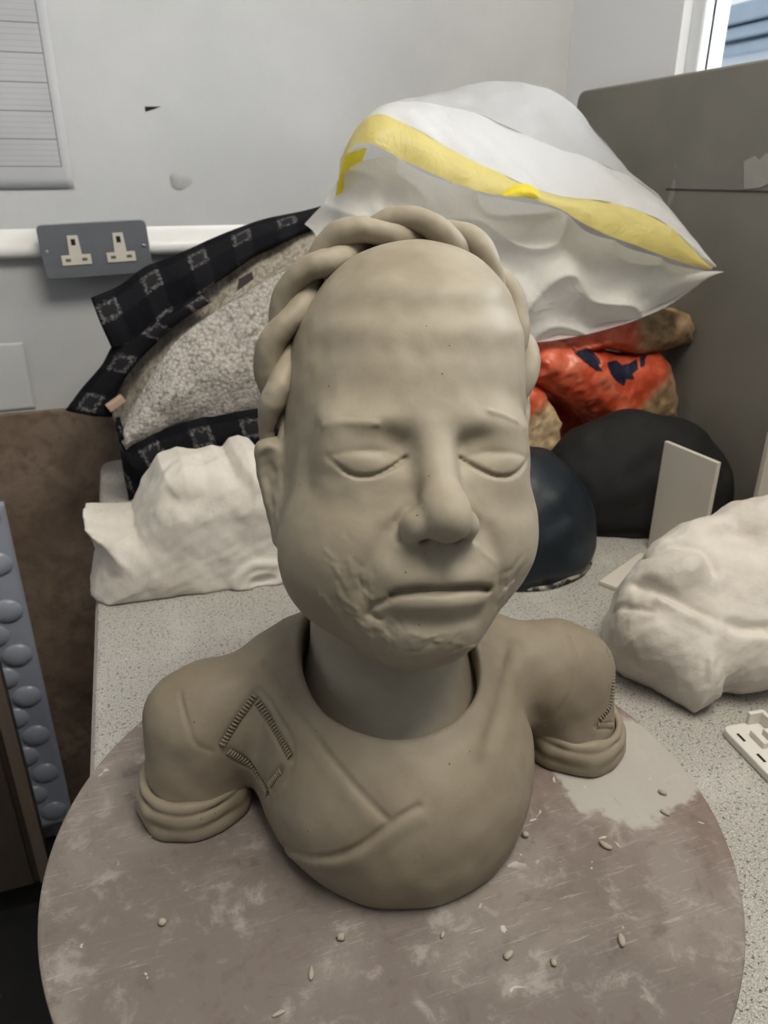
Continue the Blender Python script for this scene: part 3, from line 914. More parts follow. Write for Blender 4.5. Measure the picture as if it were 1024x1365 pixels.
# ================================================================== bottom left: bubble wrap and a dark cupboard by the wall
m_bub = mat_new('bubble_wrap_film', (0.55, 0.60, 0.72), 0.25, 0.5)
b_ = m_bub.node_tree.nodes['Principled BSDF']
b_.inputs['Transmission Weight'].default_value = 0.25
n = NT(m_bub); n.color(n.mix(n.noise(5), (0.42, 0.47, 0.60), (0.62, 0.66, 0.76)))
BY = WALL_Y - 0.05
xr = float(on_y(93, 1060, BY)[0]); zb = float(on_y(93, 1088, BY)[2])
bw = tag(empty('bubble_wrap', (xr, BY, zb)), 'hanging sheet of bluish bubble wrap beside the dark cupboard', 'bubble wrap')
P = np.zeros((24, 60, 3))
for i in range(24):
    for k in range(60):
        u, v = i / 23, k / 59
        P[i, k] = (-0.26 + 0.26 * u, 0.004 * math.sin(9 * u + 5 * v) - 0.02 * (1 - v) ** 6, 0.74 * v)
grid_mesh('film_sheet', P, m_bub, bw, solid=0.0012)
bmesh_b = None
for r_ in range(15):
    for c_ in range(5):
        bx_, bz_ = -0.034 - 0.062 * c_ - (0.031 if r_ % 2 else 0), 0.035 + 0.049 * r_
        if bx_ < -0.25: continue
        if bmesh_b is None:
            bm = bmesh.new()
            bmesh.ops.create_uvsphere(bm, u_segments=14, v_segments=7, radius=1.0)
            bmesh.ops.delete(bm, geom=[v for v in bm.verts if v.co.y > 0.05], context='VERTS')
            bmesh.ops.scale(bm, vec=(0.0285, 0.010, 0.0250), verts=bm.verts)
            bo = bm_obj('bubble', bm, m_bub, bw, smooth=True); bmesh_b = bo.data
        else:
            bo = bpy.data.objects.new('bubble', bmesh_b); COL.objects.link(bo); bo.parent = bw
        v = bz_ / 0.74; u = 1 + bx_ / 0.26
        bo.location = (bx_, 0.004 * math.sin(9 * u + 5 * v) - 0.02 * (1 - v) ** 6, bz_)
m_cup = mat_new('dark_brown_wood', (0.06, 0.045, 0.033), 0.55)
n = NT(m_cup); n.color(n.mix(n.noise(12, 4, vec=n.mapping((8, 8, 1))), (0.045, 0.034, 0.025), (0.085, 0.066, 0.05)))
m_lip = mat_new('pale_wood_lipping', (0.16, 0.125, 0.095), 0.55)
n = NT(m_lip); n.color(n.mix(n.noise(12, 4, vec=n.mapping((8, 8, 1))), (0.13, 0.10, 0.075), (0.19, 0.15, 0.115)))
CY = 1.22
ce = float(on_y(52, 1100, CY)[0])
cup = tag(empty('dark_cupboard', (ce - 0.3, CY + 0.08, 0)), 'dark brown low cupboard standing by the wall beside bubble wrap', 'cupboard')
box_obj('body', (-0.3, -0.075, 0.08), (0.285, 0.015, 0.66), m_cup, cup, 0.003)
box_obj('plinth', (-0.28, -0.05, 0.0), (0.27, 0.01, 0.08), m_dark, cup)
box_obj('lipping', (0.278, -0.0805, 0.08), (0.300, -0.074, 0.66), m_lip, cup, 0.001)
box_obj('door', (-0.29, -0.088, 0.09), (0.268, -0.076, 0.65), m_cup, cup, 0.002)

# ================================================================== outside the window: neighbouring building
m_out1 = mat_new('pale_render', (0.7, 0.74, 0.78), 0.8)
n = NT(m_out1); n.color(n.mix(n.noise(2), (0.66, 0.70, 0.74), (0.75, 0.79, 0.83)))
m_out2 = mat_new('blue_grey_slate', (0.16, 0.24, 0.32), 0.8)
n = NT(m_out2); n.color(n.mix(n.noise(4, 5), (0.30, 0.38, 0.46), (0.46, 0.54, 0.62)))
OX = 5.0
bl = tag(empty('neighbour_building', (OX, 2.4, 0)), 'blurred pale building with blue-grey roof bands outside the window', 'building')
yl = float(on_x(968, 40, OX)[1])
z_hi, z_lo = float(on_x(1000, 10, OX)[2]), float(on_x(1000, 75, OX)[2])
box_obj('wall', (0, -2.4, 0.0), (1.5, yl - 2.4, z_hi), m_out1, bl)
dz = (z_hi - z_lo)
for k, (a, b2) in enumerate(((0.62, 0.98), (0.34, 0.56), (0.05, 0.25))):
    box_obj('roof_band', (-0.25 + 0.06 * k, -2.4, z_lo + a * dz), (0.02, yl - 2.4 + 0.1 * (2 - k), z_lo + b2 * dz), m_out2, bl, 0.02)
# ================================================================== plaster casts
m_plas = mat_new('white_plaster', (0.66, 0.61, 0.53), 0.75, 0.2)
n = NT(m_plas)
a = n.noise(14, 5, 0.6)
n.color(n.mix(n.step(a, 0.3, 0.7), (0.55, 0.505, 0.445), (0.645, 0.605, 0.545)))
n.bump(n.math('ADD', n.noise(55, 5, 0.6), n.math('MULTIPLY', n.noise(220, 3), 0.25)), 0.0018, 0.5)

def poly_sd(p2, poly):
    poly = np.asarray(poly, np.float32)
    d = seg_dist(p2, np.vstack([poly, poly[:1]]))
    inside = np.zeros(len(p2), bool)
    x, y = p2[:, 0], p2[:, 1]
    for (x0, y0), (x1, y1) in zip(poly, np.roll(poly, -1, 0)):
        c_ = ((y0 > y) != (y1 > y)) & (x < (x1 - x0) * (y - y0) / (y1 - y0 + 1e-12) + x0)
        inside ^= c_
    return np.where(inside, -d, d)
def inflate(d2, w, R, h):
    return np.sqrt(np.maximum(d2 + R, 0) ** 2 + np.maximum(np.abs(w) - h, 0) ** 2) - R
def frame_obj(origin, ex, ey):
    ex = np.array(ex, float); ex /= np.linalg.norm(ex)
    ey = np.array(ey, float); ey -= ex * (ey @ ex); ey /= np.linalg.norm(ey)
    ez = np.cross(ex, ey)
    return np.array(origin, float), np.stack([ex, ey, ez], 1)
def on_plane(px, py, o, nrm):
    d = ray(px, py)
    return CAM + d * (((o - CAM) @ nrm) / (d @ nrm))

# ---- life-cast head lying on its back behind the bust (world x, z profile)
LY = 0.885
prof_px = [(112, 686), (150, 690), (178, 688), (192, 655), (214, 618), (240, 609), (268, 612), (288, 608), (303, 611), (312, 598), (324, 593), (340, 597), (352, 612),
           (372, 606), (405, 604), (440, 625), (458, 680), (450, 740), (425, 770), (385, 790), (330, 800), (290, 792), (235, 778), (180, 786), (125, 790), (122, 768), (132, 735), (124, 705)]
LO = on_y(250, 760, LY); LO[2] = BENCH
L_poly = [(w[0] - LO[0], w[2] - LO[2]) for w in (on_y(*c_, LY) for c_ in prof_px)]
def lp(px, py): w = on_y(px, py, LY - 0.066); return float(w[0] - LO[0]), float(w[2] - LO[2])
EAR = smooth_path([on_y(*c_, LY - 0.080) - LO for c_ in ((366, 752), (340, 752), (322, 764), (314, 780), (330, 788), (356, 783), (380, 768))], 18)
EAR_C = on_y(346, 772, LY - 0.066) - LO
def lcast(p):
    d2 = poly_sd(p[:, [0, 2]], L_poly) - 0.001
    yy = p[:, 1]
    d = inflate(d2, yy - 0.0, 0.05, 0.030)
    # eye hollow and cheek planes
    ex, ez = lp(372, 640)
    d = d + 0.0010 * noise(p, 0.05, 3, 0.7)
    nx, nz = lp(248, 668)
    d = d + 0.006 * np.exp(-(((p[:, 0] - nx) / 0.022) ** 2 + ((p[:, 2] - nz) / 0.012) ** 2)) * (yy < 0)
    # ear: raised rim with a hollow
    q2 = p[:, [0, 2]]
    d = smin(d, ell(p, EAR_C, (0.032, 0.026, 0.022)), 0.012)
    d = smax(d, -ell(p, EAR_C + np.array([0.002, -0.026, 0.006]), (0.020, 0.014, 0.010)), 0.006)
    d = smin(d, near(p, EAR, lambda s: seg_dist(s, EAR) - 0.0050, 0.03) + np.where(near(p, EAR, lambda s: np.ones(len(s), np.float32), 0.03) > 0, 0, 1), 0.006)
    # broken neck end
    bx_, bz_ = lp(140, 745)
    d = d + (yy < 0) * 0.006 * np.exp(-(((q2[:, 0] - bx_) / 0.008) ** 2 + ((q2[:, 1] - bz_) / 0.018) ** 2))
    ix, iz = lp(325, 612)
    d = d + 0.004 * np.exp(-(((q2[:, 0] - ix) / 0.004) ** 2 + ((q2[:, 1] - iz) / 0.004) ** 2)) * (yy < 0)
    return smax(d, 0.0004 - p[:, 2], 0.003)
lo_, hi_ = np.min(L_poly, 0), np.max(L_poly, 0)
# the profile plane sits in front; shift so that the cast rests on the bench
o = sdf_obj('plaster_head_cast', lcast, (lo_[0] - .02, -0.11, -0.006), (hi_[0] + .02, 0.10, hi_[1] + .02), 0.0022, m_plas)
o.location = LO
tag(o, 'white plaster head cast lying face up beside the plaid jacket', 'sculpture')

# ---- plaster face mask on the right, leaning on the bench
base_pt = on_z(928, 946, BENCH)
nrm = np.array([-0.22, -0.60, 0.77]); nrm /= np.linalg.norm(nrm)
RO = base_pt + np.array([0.0, 0.0, 0.020])
o_, RF = frame_obj(RO, np.cross([0, 0, 1.0], nrm) * -1, np.cross(nrm, np.cross([0, 0, 1.0], nrm)) * 1)
if RF[0, 0] < 0: RF[:, 0] *= -1
RF[:, 2] = nrm
def rp(px, py):
    w = on_plane(px, py, RO, nrm) - RO
    return float(w @ RF[:, 0]), float(w @ RF[:, 1])
def rps(px, py):
    w = on_plane(px, py, RO + nrm * 0.045, nrm) - RO
    return float(w @ RF[:, 0]), float(w @ RF[:, 1])
mask_px = [(818, 838), (822, 806), (832, 775), (852, 752), (868, 727), (905, 702), (945, 692), (968, 676), (1000, 668), (1045, 662), (1095, 690), (1120, 760), (1105, 850), (1060, 900), (1022, 912), (1000, 918),
           (982, 914), (962, 918), (956, 930), (930, 947), (904, 926), (884, 906), (852, 888), (828, 866)]
R_poly = [rp(*c_) for c_ in mask_px]
R_gro = [([(862, 772), (885, 792), (915, 812), (950, 828), (985, 836), (1020, 838)], 0.008, 0.006), ([(880, 800), (920, 822), (960, 832)], -0.006, 0.006),
         ([(944, 846), (942, 880), (950, 905)], 0.0016, 0.003), ([(838, 792), (850, 802), (868, 812)], 0.003, 0.003), ([(840, 868), (870, 880), (900, 890)], 0.0018, 0.004),
         ([(880, 728), (905, 722), (935, 735), (948, 762)], 0.0060, 0.006)]
R_gro = [([rps(*c_) for c_ in g], d_, w_) for g, d_, w_ in R_gro]
def rcast(p):
    q2 = p[:, :2]
    d = inflate(poly_sd(q2, R_poly) - 0.001, p[:, 2] + 0.02, 0.050, 0.018)
    for (bx_, bz_, ra, rb, amp) in R_bump:
        d = d + (p[:, 2] > -0.01) * amp * np.exp(-(((q2[:, 0] - bx_) / ra) ** 2 + ((q2[:, 1] - bz_) / rb) ** 2))
    for g, dep, wid in R_gro:
        d = d + (p[:, 2] > -0.01) * near(q2, g, lambda s: dep * np.exp(-(seg_dist(s, g) / wid) ** 2), 3 * wid)
    d = d + 0.0009 * noise(p, 0.04, 3, 2.1)
    zw = p @ RF[2].astype(np.float32) + np.float32(RO[2] - BENCH)
    return smax(d, 0.0006 - zw, 0.003)
R_bump = [(*rps(905, 760), 0.024, 0.018, -0.020), (*rps(960, 712), 0.016, 0.012, 0.010), (*rps(1000, 712), 0.018, 0.016, 0.016), (*rps(1010, 770), 0.03, 0.03, -0.006), (*rps(880, 850), 0.03, 0.02, -0.004), (*rps(985, 880), 0.025, 0.02, 0.004)]
lo_, hi_ = np.min(R_poly, 0), np.max(R_poly, 0)
o = sdf_obj('plaster_face_mask', rcast, (lo_[0] - .02, lo_[1] - .02, -0.10), (hi_[0] + .02, hi_[1] + .02, 0.06), 0.0020, m_plas)
M4 = Matrix.Translation(RO) @ Matrix(RF.tolist()).to_4x4()
# bake the tilt so that the object itself stands upright at its base
o.data.transform(Matrix.Translation((0, 0, RO[2] - BENCH)) @ Matrix(RF.tolist()).to_4x4())
o.location = (RO[0], RO[1], BENCH)
tag(o, 'white plaster face mask lying in front of the upright tile', 'sculpture')

# ================================================================== two dark domes
m_navy = mat_new('blue_black_rubber', (0.012, 0.017, 0.022), 0.55, 0.35)
n = NT(m_navy)
du = n.step(n.noise(10, 5, 0.65), 0.52, 0.75)
n.color(n.mix(n.math('MULTIPLY', du, 0.5), (0.010, 0.015, 0.021), (0.055, 0.075, 0.09)))
n.rough(n.mix(du, (0.45,) * 3, (0.8,) * 3))
n.bump(n.noise(60, 4), 0.001, 0.4)
m_blk = mat_new('matt_black_rubber', (0.014, 0.014, 0.014), 0.75, 0.25)
n = NT(m_blk)
du = n.step(n.noise(9, 5, 0.6), 0.5, 0.8)
dots = n.step(n.voro(30).outputs['Distance'], 0.07, 0.04)
c1 = n.mix(n.math('MULTIPLY', du, 0.6), (0.012, 0.012, 0.012), (0.034, 0.034, 0.032))
n.color(n.mix(n.math('MULTIPLY', n.math('MULTIPLY', dots, n.step(n.noise(20, 1), 0.6, 0.65)), 0.6), c1, (0.3, 0.3, 0.28)))
n.bump(n.noise(70, 4), 0.001, 0.4)
def dome(name, c, r, mat, label, cat, rim=None, seed=0.0, rz=0.0):
    c_, s_ = math.cos(rz), math.sin(rz)
    def fn(p):
        q = np.stack([p[:, 0] * c_ + p[:, 1] * s_, -p[:, 0] * s_ + p[:, 1] * c_, p[:, 2]], 1).astype(np.float32)
        d = ell(q, (0, 0, r[2] * 0.12), (r[0], r[1], r[2] * 0.88)) + 0.0022 * noise(p, 0.10, 2, seed)
        # lightly pinched crown and a turned-in foot
        d = d + 0.006 * np.exp(-((p[:, 2] - 0.008) / 0.008) ** 2)
        return smax(d, 0.0004 - p[:, 2], 0.004)
    m_ = max(r[0], r[1]) + 0.02
    if rim is None:
        o = sdf_obj(name, fn, (-m_, -m_, -0.008), (m_, m_, r[2] + 0.02), 0.003, mat)
        o.location = (c[0], c[1], BENCH)
        return tag(o, label, cat)
    e = tag(empty(name, (c[0], c[1], BENCH)), label, cat)
    sdf_obj('shell', fn, (-m_, -m_, -0.008), (m_, m_, r[2] + 0.02), 0.003, mat, e)
    th = np.linspace(0, 2 * np.pi, 90)
    k = 0.95
    P = np.stack([k * r[0] * np.cos(th) * c_ - k * r[1] * np.sin(th) * s_, k * r[0] * np.cos(th) * s_ + k * r[1] * np.sin(th) * c_, 0.0045 + 0.0025 * np.sin(th * 5 + 1) + 0.001 * np.sin(th * 13)], 1)
    tube_mesh('plaster_rim', P, 0.0035, rim, e, seg=8)
    return e
m_rim = mat_new('crusty_plaster_rim', (0.30, 0.28, 0.22), 0.85)
n = NT(m_rim); n.color(n.mix(n.step(n.noise(60, 4), 0.42, 0.58), (0.02, 0.024, 0.028), (0.42, 0.39, 0.32)))
dome('rubber_mould_dome', (0.452, 0.785), (0.108, 0.108, 0.150), m_navy, 'shiny blue-black rubber dome with crusty rim behind the bust', 'mould', m_rim, 0.4)
dome('matt_black_dome', (0.672, 0.835), (0.152, 0.086, 0.156), m_blk, 'matt black dome behind the upright white tile', 'mould', None, 1.3, math.radians(-14))

# ================================================================== white tiles
m_tile = mat_new('cream_tile', (0.58, 0.54, 0.46), 0.35, 0.4)
n = NT(m_tile); n.color(n.mix(n.noise(8), (0.55, 0.51, 0.435), (0.61, 0.57, 0.49)))
bl_ = on_z(863, 730, BENCH)
# vertical tile: left edge above bl_, height from the top-left pixel
d = ray(888, 588); t_ = (bl_[0] * d[0] + bl_[1] * d[1]) / (d[0] ** 2 + d[1] ** 2)
TH = CAM_Z + d[2] * t_ - BENCH
br_ = on_z(957, 617, BENCH + TH)
vec = Vector((br_[0] - bl_[0], br_[1] - bl_[1], 0)); wid = vec.length
o = box_obj('upright_tile', (0, 0, 0.0003), (wid, 0.006, TH), m_tile, None, 0.001)
o.location = (bl_[0], bl_[1], BENCH); o.rotation_euler = (0, 0, math.atan2(vec.y, vec.x))
tag(o, 'cream rectangular tile standing upright against the black dome', 'tile')
a_, b_ = on_z(799, 774, BENCH + 0.006), on_z(824, 796, BENCH + 0.006)
dirv = Vector((0.131, 0.066, 0)).normalized(); side = Vector((dirv.y, -dirv.x, 0))
loop = [(0, 0), (0.105, 0), (0.105, -0.060), (0, -0.060)]
o = prism('flat_tile', loop, 0.0003, 0.006, m_tile, None, bevel=0.0008)
o.location = (a_[0], a_[1], BENCH); o.rotation_euler = (0, 0, math.atan2(dirv.y, dirv.x))
tag(o, 'cream tile lying flat, partly under the plaster mask', 'tile')
# pale board at the right edge
pb_ = on_y(1006, 668, 0.70)
o = box_obj('pale_offcut_board', (0, -0.004, 0.0003), (0.06, 0.004, 0.16), m_tile, None, 0.001)
o.location = (float(pb_[0]), 0.70, BENCH)
tag(o, 'pale thin board standing between plaster mask and grey partition', 'board')

# ================================================================== white plastic fitting, bottom right
m_plast = mat_new('white_plastic', (0.66, 0.63, 0.58), 0.4, 0.5)
n = NT(m_plast); n.color(n.mix(n.noise(30), (0.62, 0.59, 0.54), (0.69, 0.66, 0.61)))
f0, f1, f2 = on_z(966, 972, BENCH + 0.008), on_z(1022, 1030, BENCH + 0.008), on_z(990, 953, BENCH + 0.008)
fx = Vector((f1[0] - f0[0], f1[1] - f0[1], 0)).normalized(); fy = Vector((-fx.y, fx.x, 0))
fit = tag(empty('plastic_fitting', (f0[0], f0[1], BENCH), math.atan2(fx.y, fx.x)), 'small white plastic fitting with raised ribs beside the board', 'fitting')
loop = round_poly([(-0.004, 0.0), (0.13, 0.0), (0.13, 0.05), (-0.004, 0.042)], [0.008, 0.004, 0.004, 0.014])
prism('base_plate', loop, 0.0003, 0.008, m_plast, fit, bevel=0.0012)
prism('rib', [(-0.004, 0.024), (0.000, 0.024), (0.000, 0.040), (-0.004, 0.040)], 0.008, 0.020, m_plast, fit, bevel=0.0006)
prism('rib', [(0.000, 0.036), (0.045, 0.036), (0.045, 0.040), (0.000, 0.040)], 0.008, 0.020, m_plast, fit, bevel=0.0006)
prism('rib', [(0.012, 0.016), (0.030, 0.016), (0.030, 0.022), (0.012, 0.022)], 0.008, 0.014, m_plast, fit, bevel=0.0006)
prism('rib', [(0.014, 0.027), (0.036, 0.027), (0.036, 0.031), (0.014, 0.031)], 0.008, 0.015, m_plast, fit, bevel=0.0006)
for hx in (0.008, 0.034, 0.070):
    prism('slot', [(hx, 0.006), (hx + 0.010, 0.006), (hx + 0.010, 0.0085), (hx, 0.0085)], 0.0079, 0.0083, m_dark, fit)

# ================================================================== clay crumbs on the board
m_crumb = mat_new('dry_clay_crumb', (0.36, 0.32, 0.26), 0.8)
n = NT(m_crumb); n.color(n.mix(n.noise(90), (0.30, 0.265, 0.21), (0.42, 0.375, 0.31)))
rc = random.Random(3)
ROUND, LONG = 'small round clay crumb on the open front of the modelling board', 'short rolled clay crumb on the open front of the modelling board'
SLIP, BELLY, RIM_ = 'thin clay crumb on the board beside the pale slip patch', 'rounded clay crumb pressed against the foot of the bust', 'thin sliver of clay lying furthest from the bust'
for px, py, ln, wd, lab in ((217, 1231, .004, .004, ROUND), (455, 1251, .0045, .004, ROUND), (807, 1129, .008, .0035, LONG), (883, 1058, .006, .003, SLIP), (887, 1085, .006, .0025, SLIP), (828, 1255, .008, .0035, LONG), (678, 1275, .006, .0035, ROUND), (415, 1299, .007, .0025, LONG), (738, 1285, .004, .003, ROUND), (700, 1115, .004, .004, BELLY), (590, 1247, .004, .002, ROUND), (372, 1352, .007, .002, RIM_)):
    bm = bmesh.new()
    bmesh.ops.create_icosphere(bm, subdivisions=2, radius=1.0)
    for v in bm.verts:
        v.co *= 1 + rc.uniform(-0.18, 0.18)
    bmesh.ops.scale(bm, vec=(ln / 2 * 1.3, wd / 2 * 1.3, wd / 2), verts=bm.verts)
    zmin = min(v.co.z for v in bm.verts)
    bmesh.ops.translate(bm, verts=bm.verts, vec=(0, 0, -zmin * 0.95))
    o = bm_obj('clay_crumb', bm, m_crumb, None, smooth=True)
    w = on_z(px, py, DISC_Z)
    o.location = w; o.rotation_euler = (0, 0, rc.uniform(0, 3.1))
    tag(o, lab, 'clay crumb', 'clay crumbs on the modelling board')
# ================================================================== orange clay bags stacked behind the domes
def bag_material(name, split, soft=0.02, tan=(0.33, 0.22, 0.12)):
    m = mat_new(name, (0.6, 0.1, 0.04), 0.35, 0.5)
    n = NT(m)
    a = n.noise(22, 5, 0.65, dist=0.5)
    b = n.noise(60, 4, 0.6)
    red = n.ramp(a, [(0.3, (0.36, 0.045, 0.02)), (0.5, (0.58, 0.085, 0.035)), (0.72, (0.70, 0.20, 0.11))])
    clay = n.mix(n.step(b, 0.35, 0.65), tuple(0.65 * c for c in tan), tuple(1.25 * c for c in tan))
    sep = n.node('ShaderNodeSeparateXYZ'); n.L(n.tc.outputs['Object'], sep.inputs[0])
    (kx, kz, off) = split
    v = n.math('ADD', n.math('MULTIPLY', sep.outputs['X'], kx), n.math('MULTIPLY', sep.outputs['Z'], kz))
    v = n.math('ADD', v, n.math('MULTIPLY', n.math('SUBTRACT', a, 0.5), 0.06))
    n.color(n.mix(n.step(v, off - soft, off + soft), red, clay))
    n.bump(n.math('ADD', a, n.math('MULTIPLY', b, 0.3)), 0.004, 0.5)
    return m
OY = 0.960
def bag(name, px_poly, Y, R, h, mat, label, seed):
    pts = [on_y(*c_, Y) for c_ in px_poly]
    cx = float(np.mean([w[0] for w in pts])); zmin = max(BENCH, float(min(w[2] for w in pts)))
    poly = [(w[0] - cx, w[2] - zmin) for w in pts]
    def fn(p):
        d = inflate(poly_sd(p[:, [0, 2]], poly), p[:, 1], R, h)
        return d + 0.0016 * noise(p, 0.05, 3, seed) + 0.0012 * np.abs(noise(p, 0.03, 1, seed + 3))
    lo, hi = np.min(poly, 0), np.max(poly, 0)
    o = sdf_obj(name, fn, (lo[0] - .02, -h - R - .02, lo[1] - .02), (hi[0] + .02, h + R + .02, hi[1] + .02), 0.0028, mat)
    o.location = (cx, Y, zmin)
    tag(o, label, 'clay bag', None)
    return o, fn, (cx, Y, zmin)
m_b1 = bag_material('orange_film_lower', (-1.0, 0.4, 0.5))
m_b2 = bag_material('orange_film_middle', (1.0, -0.9, 0.010))
m_b3 = bag_material('orange_film_top', (1.0, 0.1, 0.060))
m_b4 = bag_material('orange_film_left', (0.6, -1.0, -0.088), 0.012, (0.60, 0.44, 0.26))
bag('orange_clay_bag', [(570, 505), (700, 503), (770, 545), (800, 560), (805, 600), (795, 612), (570, 612)], 1.05, 0.04, 0.02, m_b1, 'dark orange film-wrapped clay bag at the bottom of the stack', 0.2)
_, fn2, loc2 = bag('orange_clay_bag', [(695, 466), (712, 456), (760, 457), (830, 472), (868, 464), (884, 482), (890, 520), (886, 556), (850, 566), (800, 562), (765, 548), (735, 524), (712, 512), (695, 500)], OY, 0.040, 0.012, m_b2,
    'orange film-wrapped clay bag printed with navy marks, middle of the stack', 0.9)
bag('orange_clay_bag', [(600, 486), (612, 466), (690, 462), (740, 452), (800, 430), (850, 412), (893, 408), (902, 430), (897, 452), (870, 460), (830, 468), (790, 460), (740, 468), (690, 478)], OY + 0.02, 0.032, 0.03, m_b3,
    'half-orange half-brown clay bag under the white bin bag', 1.7)
bag('orange_clay_bag', [(655, 512), (702, 506), (722, 522), (742, 560), (744, 590), (725, 612), (690, 612), (655, 606)], OY - 0.015, 0.026, 0.004, m_b4,
    'torn orange clay bag spilling tan crumbly clay beside the bust', 2.6)
m_print = mat_new('navy_print', (0.012, 0.014, 0.035), 0.5)
M2 = Matrix.Translation(loc2).inverted()
bag2 = bpy.data.objects['orange_clay_bag.001']
for poly in ([(762, 463), (774, 461), (790, 468), (800, 480), (803, 494), (795, 493), (780, 482), (768, 472)],
             [(810, 483), (822, 480), (830, 487), (840, 484), (849, 478), (851, 492), (843, 498), (846, 505), (836, 504), (833, 513), (824, 508), (815, 498)],
             [(853, 477), (862, 473), (859, 488), (854, 489)]):
    mc = np.mean(poly, 0); k = len(poly)
    px_ = [tuple(mc)] + [tuple(mc + (np.array(c_) - mc) * f) for f in (0.33, 0.66, 1.0) for c_ in poly]
    V = [trace(fn2, M2, *c_) for c_ in px_]
    if any(v is None for v in V): continue
    dv = -np.array(ray(*mc)); dv /= np.linalg.norm(dv)
    V = [v + dv * 0.0016 for v in V]
    Fm = [(0, 1 + i, 1 + (i + 1) % k) for i in range(k)]
    for r_ in range(2):
        Fm += [(1 + r_ * k + i, 1 + (r_ + 1) * k + i, 1 + (r_ + 1) * k + (i + 1) % k, 1 + r_ * k + (i + 1) % k) for i in range(k)]
    o = link('printed_mark', mesh_from('printed_mark', V, Fm), m_print, bag2, False)
    tag(o, 'navy printed mark on the film')

# ================================================================== sheets between two outlines
def ruled(name, A, B, mat, parent, nu=60, nv=24, bulge=0.0, crumple=0.004, cscale=0.09, seed=0.0, solid=0.0, origin=(0, 0, 0), fold=0.0, nrm=(0, -1, 0.15)):
    A, B = smooth_path(A, nu), smooth_path(B, nu)
    v = np.linspace(0, 1, nv)
    P = A[:, None] * (1 - v)[None, :, None] + B[:, None] * v[None, :, None]
    nn = np.array(nrm, float); nn /= np.linalg.norm(nn)
    prof = np.sin(np.pi * v)
    f = noise(P.reshape(-1, 3).astype(np.float32), cscale, 2, seed).reshape(nu, nv) * crumple
    if fold:
        g = noise(P.reshape(-1, 3).astype(np.float32) * np.float32([0.5, 1, 1.6]), cscale * 0.9, 1, seed + 5).reshape(nu, nv)
        f = f - fold * np.abs(g) ** 0.7
    P = P + nn[None, None] * (bulge * prof[None, :, None] + f[..., None])
    LA = np.r_[0, np.cumsum(np.linalg.norm(np.diff(A, axis=0), axis=1))]
    LV = np.linalg.norm(B - A, axis=1)
    o = grid_mesh(name, P - np.array(origin), mat, parent, solid=solid)
    uv = o.data.uv_layers.new(name='UVMap')
    U = np.stack([np.repeat(LA, nv), (LV[:, None] * v[None]).ravel()], 1)
    li = np.zeros(len(o.data.loops), np.int32); o.data.loops.foreach_get('vertex_index', li)
    uv.data.foreach_set('uv', U[li].astype(np.float32).ravel())
    return o
def px_line(pts, ys):
    if not hasattr(ys, '__len__'): ys = [ys] * len(pts)
    return [on_y(px, py, y_) for (px, py), y_ in zip(pts, ys)]

# ================================================================== plaid jacket with fleece lining
m_plaid = mat_new('navy_plaid_fleece', (0.012, 0.012, 0.016), 0.9, 0.1)
n = NT(m_plaid)
sep = n.node('ShaderNodeSeparateXYZ'); n.L(n.tc.outputs['UV'], sep.inputs[0])
def cell(val, p, off=0.0):
    return n.math('ABSOLUTE', n.math('SUBTRACT', n.math('FRACT', n.math('ADD', n.math('DIVIDE', val, p), off)), 0.5))
wob = n.math('MULTIPLY', n.math('SUBTRACT', n.noise(160, 3), 0.5), 0.012)
du, dv = cell(n.math('ADD', sep.outputs['X'], wob), 0.078, 0.3), cell(n.math('ADD', sep.outputs['Y'], wob), 0.066, 0.1)
mx = n.math('MAXIMUM', du, dv)
boxl = n.math('MULTIPLY', n.step(mx, 0.11, 0.16), n.step(mx, 0.23, 0.18))
inb = n.step(mx, 0.19, 0.16)
band = n.math('MAXIMUM', n.step(du, 0.22, 0.18), n.step(dv, 0.22, 0.18))
fz = n.noise(260, 3)
c1 = n.mix(n.math('MULTIPLY', band, 0.5), (0.0065, 0.0065, 0.009), (0.016, 0.016, 0.019))
c2 = n.mix(n.math('MULTIPLY', inb, 0.6), c1, (0.03, 0.03, 0.032))
n.color(n.mix(n.math('MULTIPLY', boxl, n.step(fz, 0.35, 0.65)), c2, (0.17, 0.165, 0.165)))
n.bump(n.noise(300, 4), 0.002, 0.7)
m_sherpa = mat_new('grey_sherpa_fleece', (0.5, 0.47, 0.44), 0.95, 0.05)
n = NT(m_sherpa)
w1 = n.noise(150, 4, 0.6, dist=1.6)
v1 = n.voro(165, 'F1').outputs['Distance']
hh = n.math('SUBTRACT', n.math('ADD', w1, 0.25), n.math('MULTIPLY', v1, 0.55))
pat = n.step(n.noise(7, 3), 0.35, 0.7)
c0 = n.ramp(hh, [(0.20, (0.24, 0.21, 0.185)), (0.42, (0.46, 0.425, 0.385)), (0.62, (0.60, 0.565, 0.52))])
n.color(n.mix(n.math('MULTIPLY', pat, 0.3), c0, (0.55, 0.52, 0.49)))
n.bump(hh, 0.004, 0.9)
m_tan = mat_new('beige_fleece_edge', (0.40, 0.36, 0.30), 0.95, 0.05)
n = NT(m_tan); w2 = n.noise(120, 4, 0.6, vec=n.mapping((1, 1, 0.35)), dist=1.0)
n.color(n.mix(n.step(w2, 0.35, 0.65), (0.27, 0.235, 0.19), (0.47, 0.43, 0.36))); n.bump(w2, 0.004, 0.8)

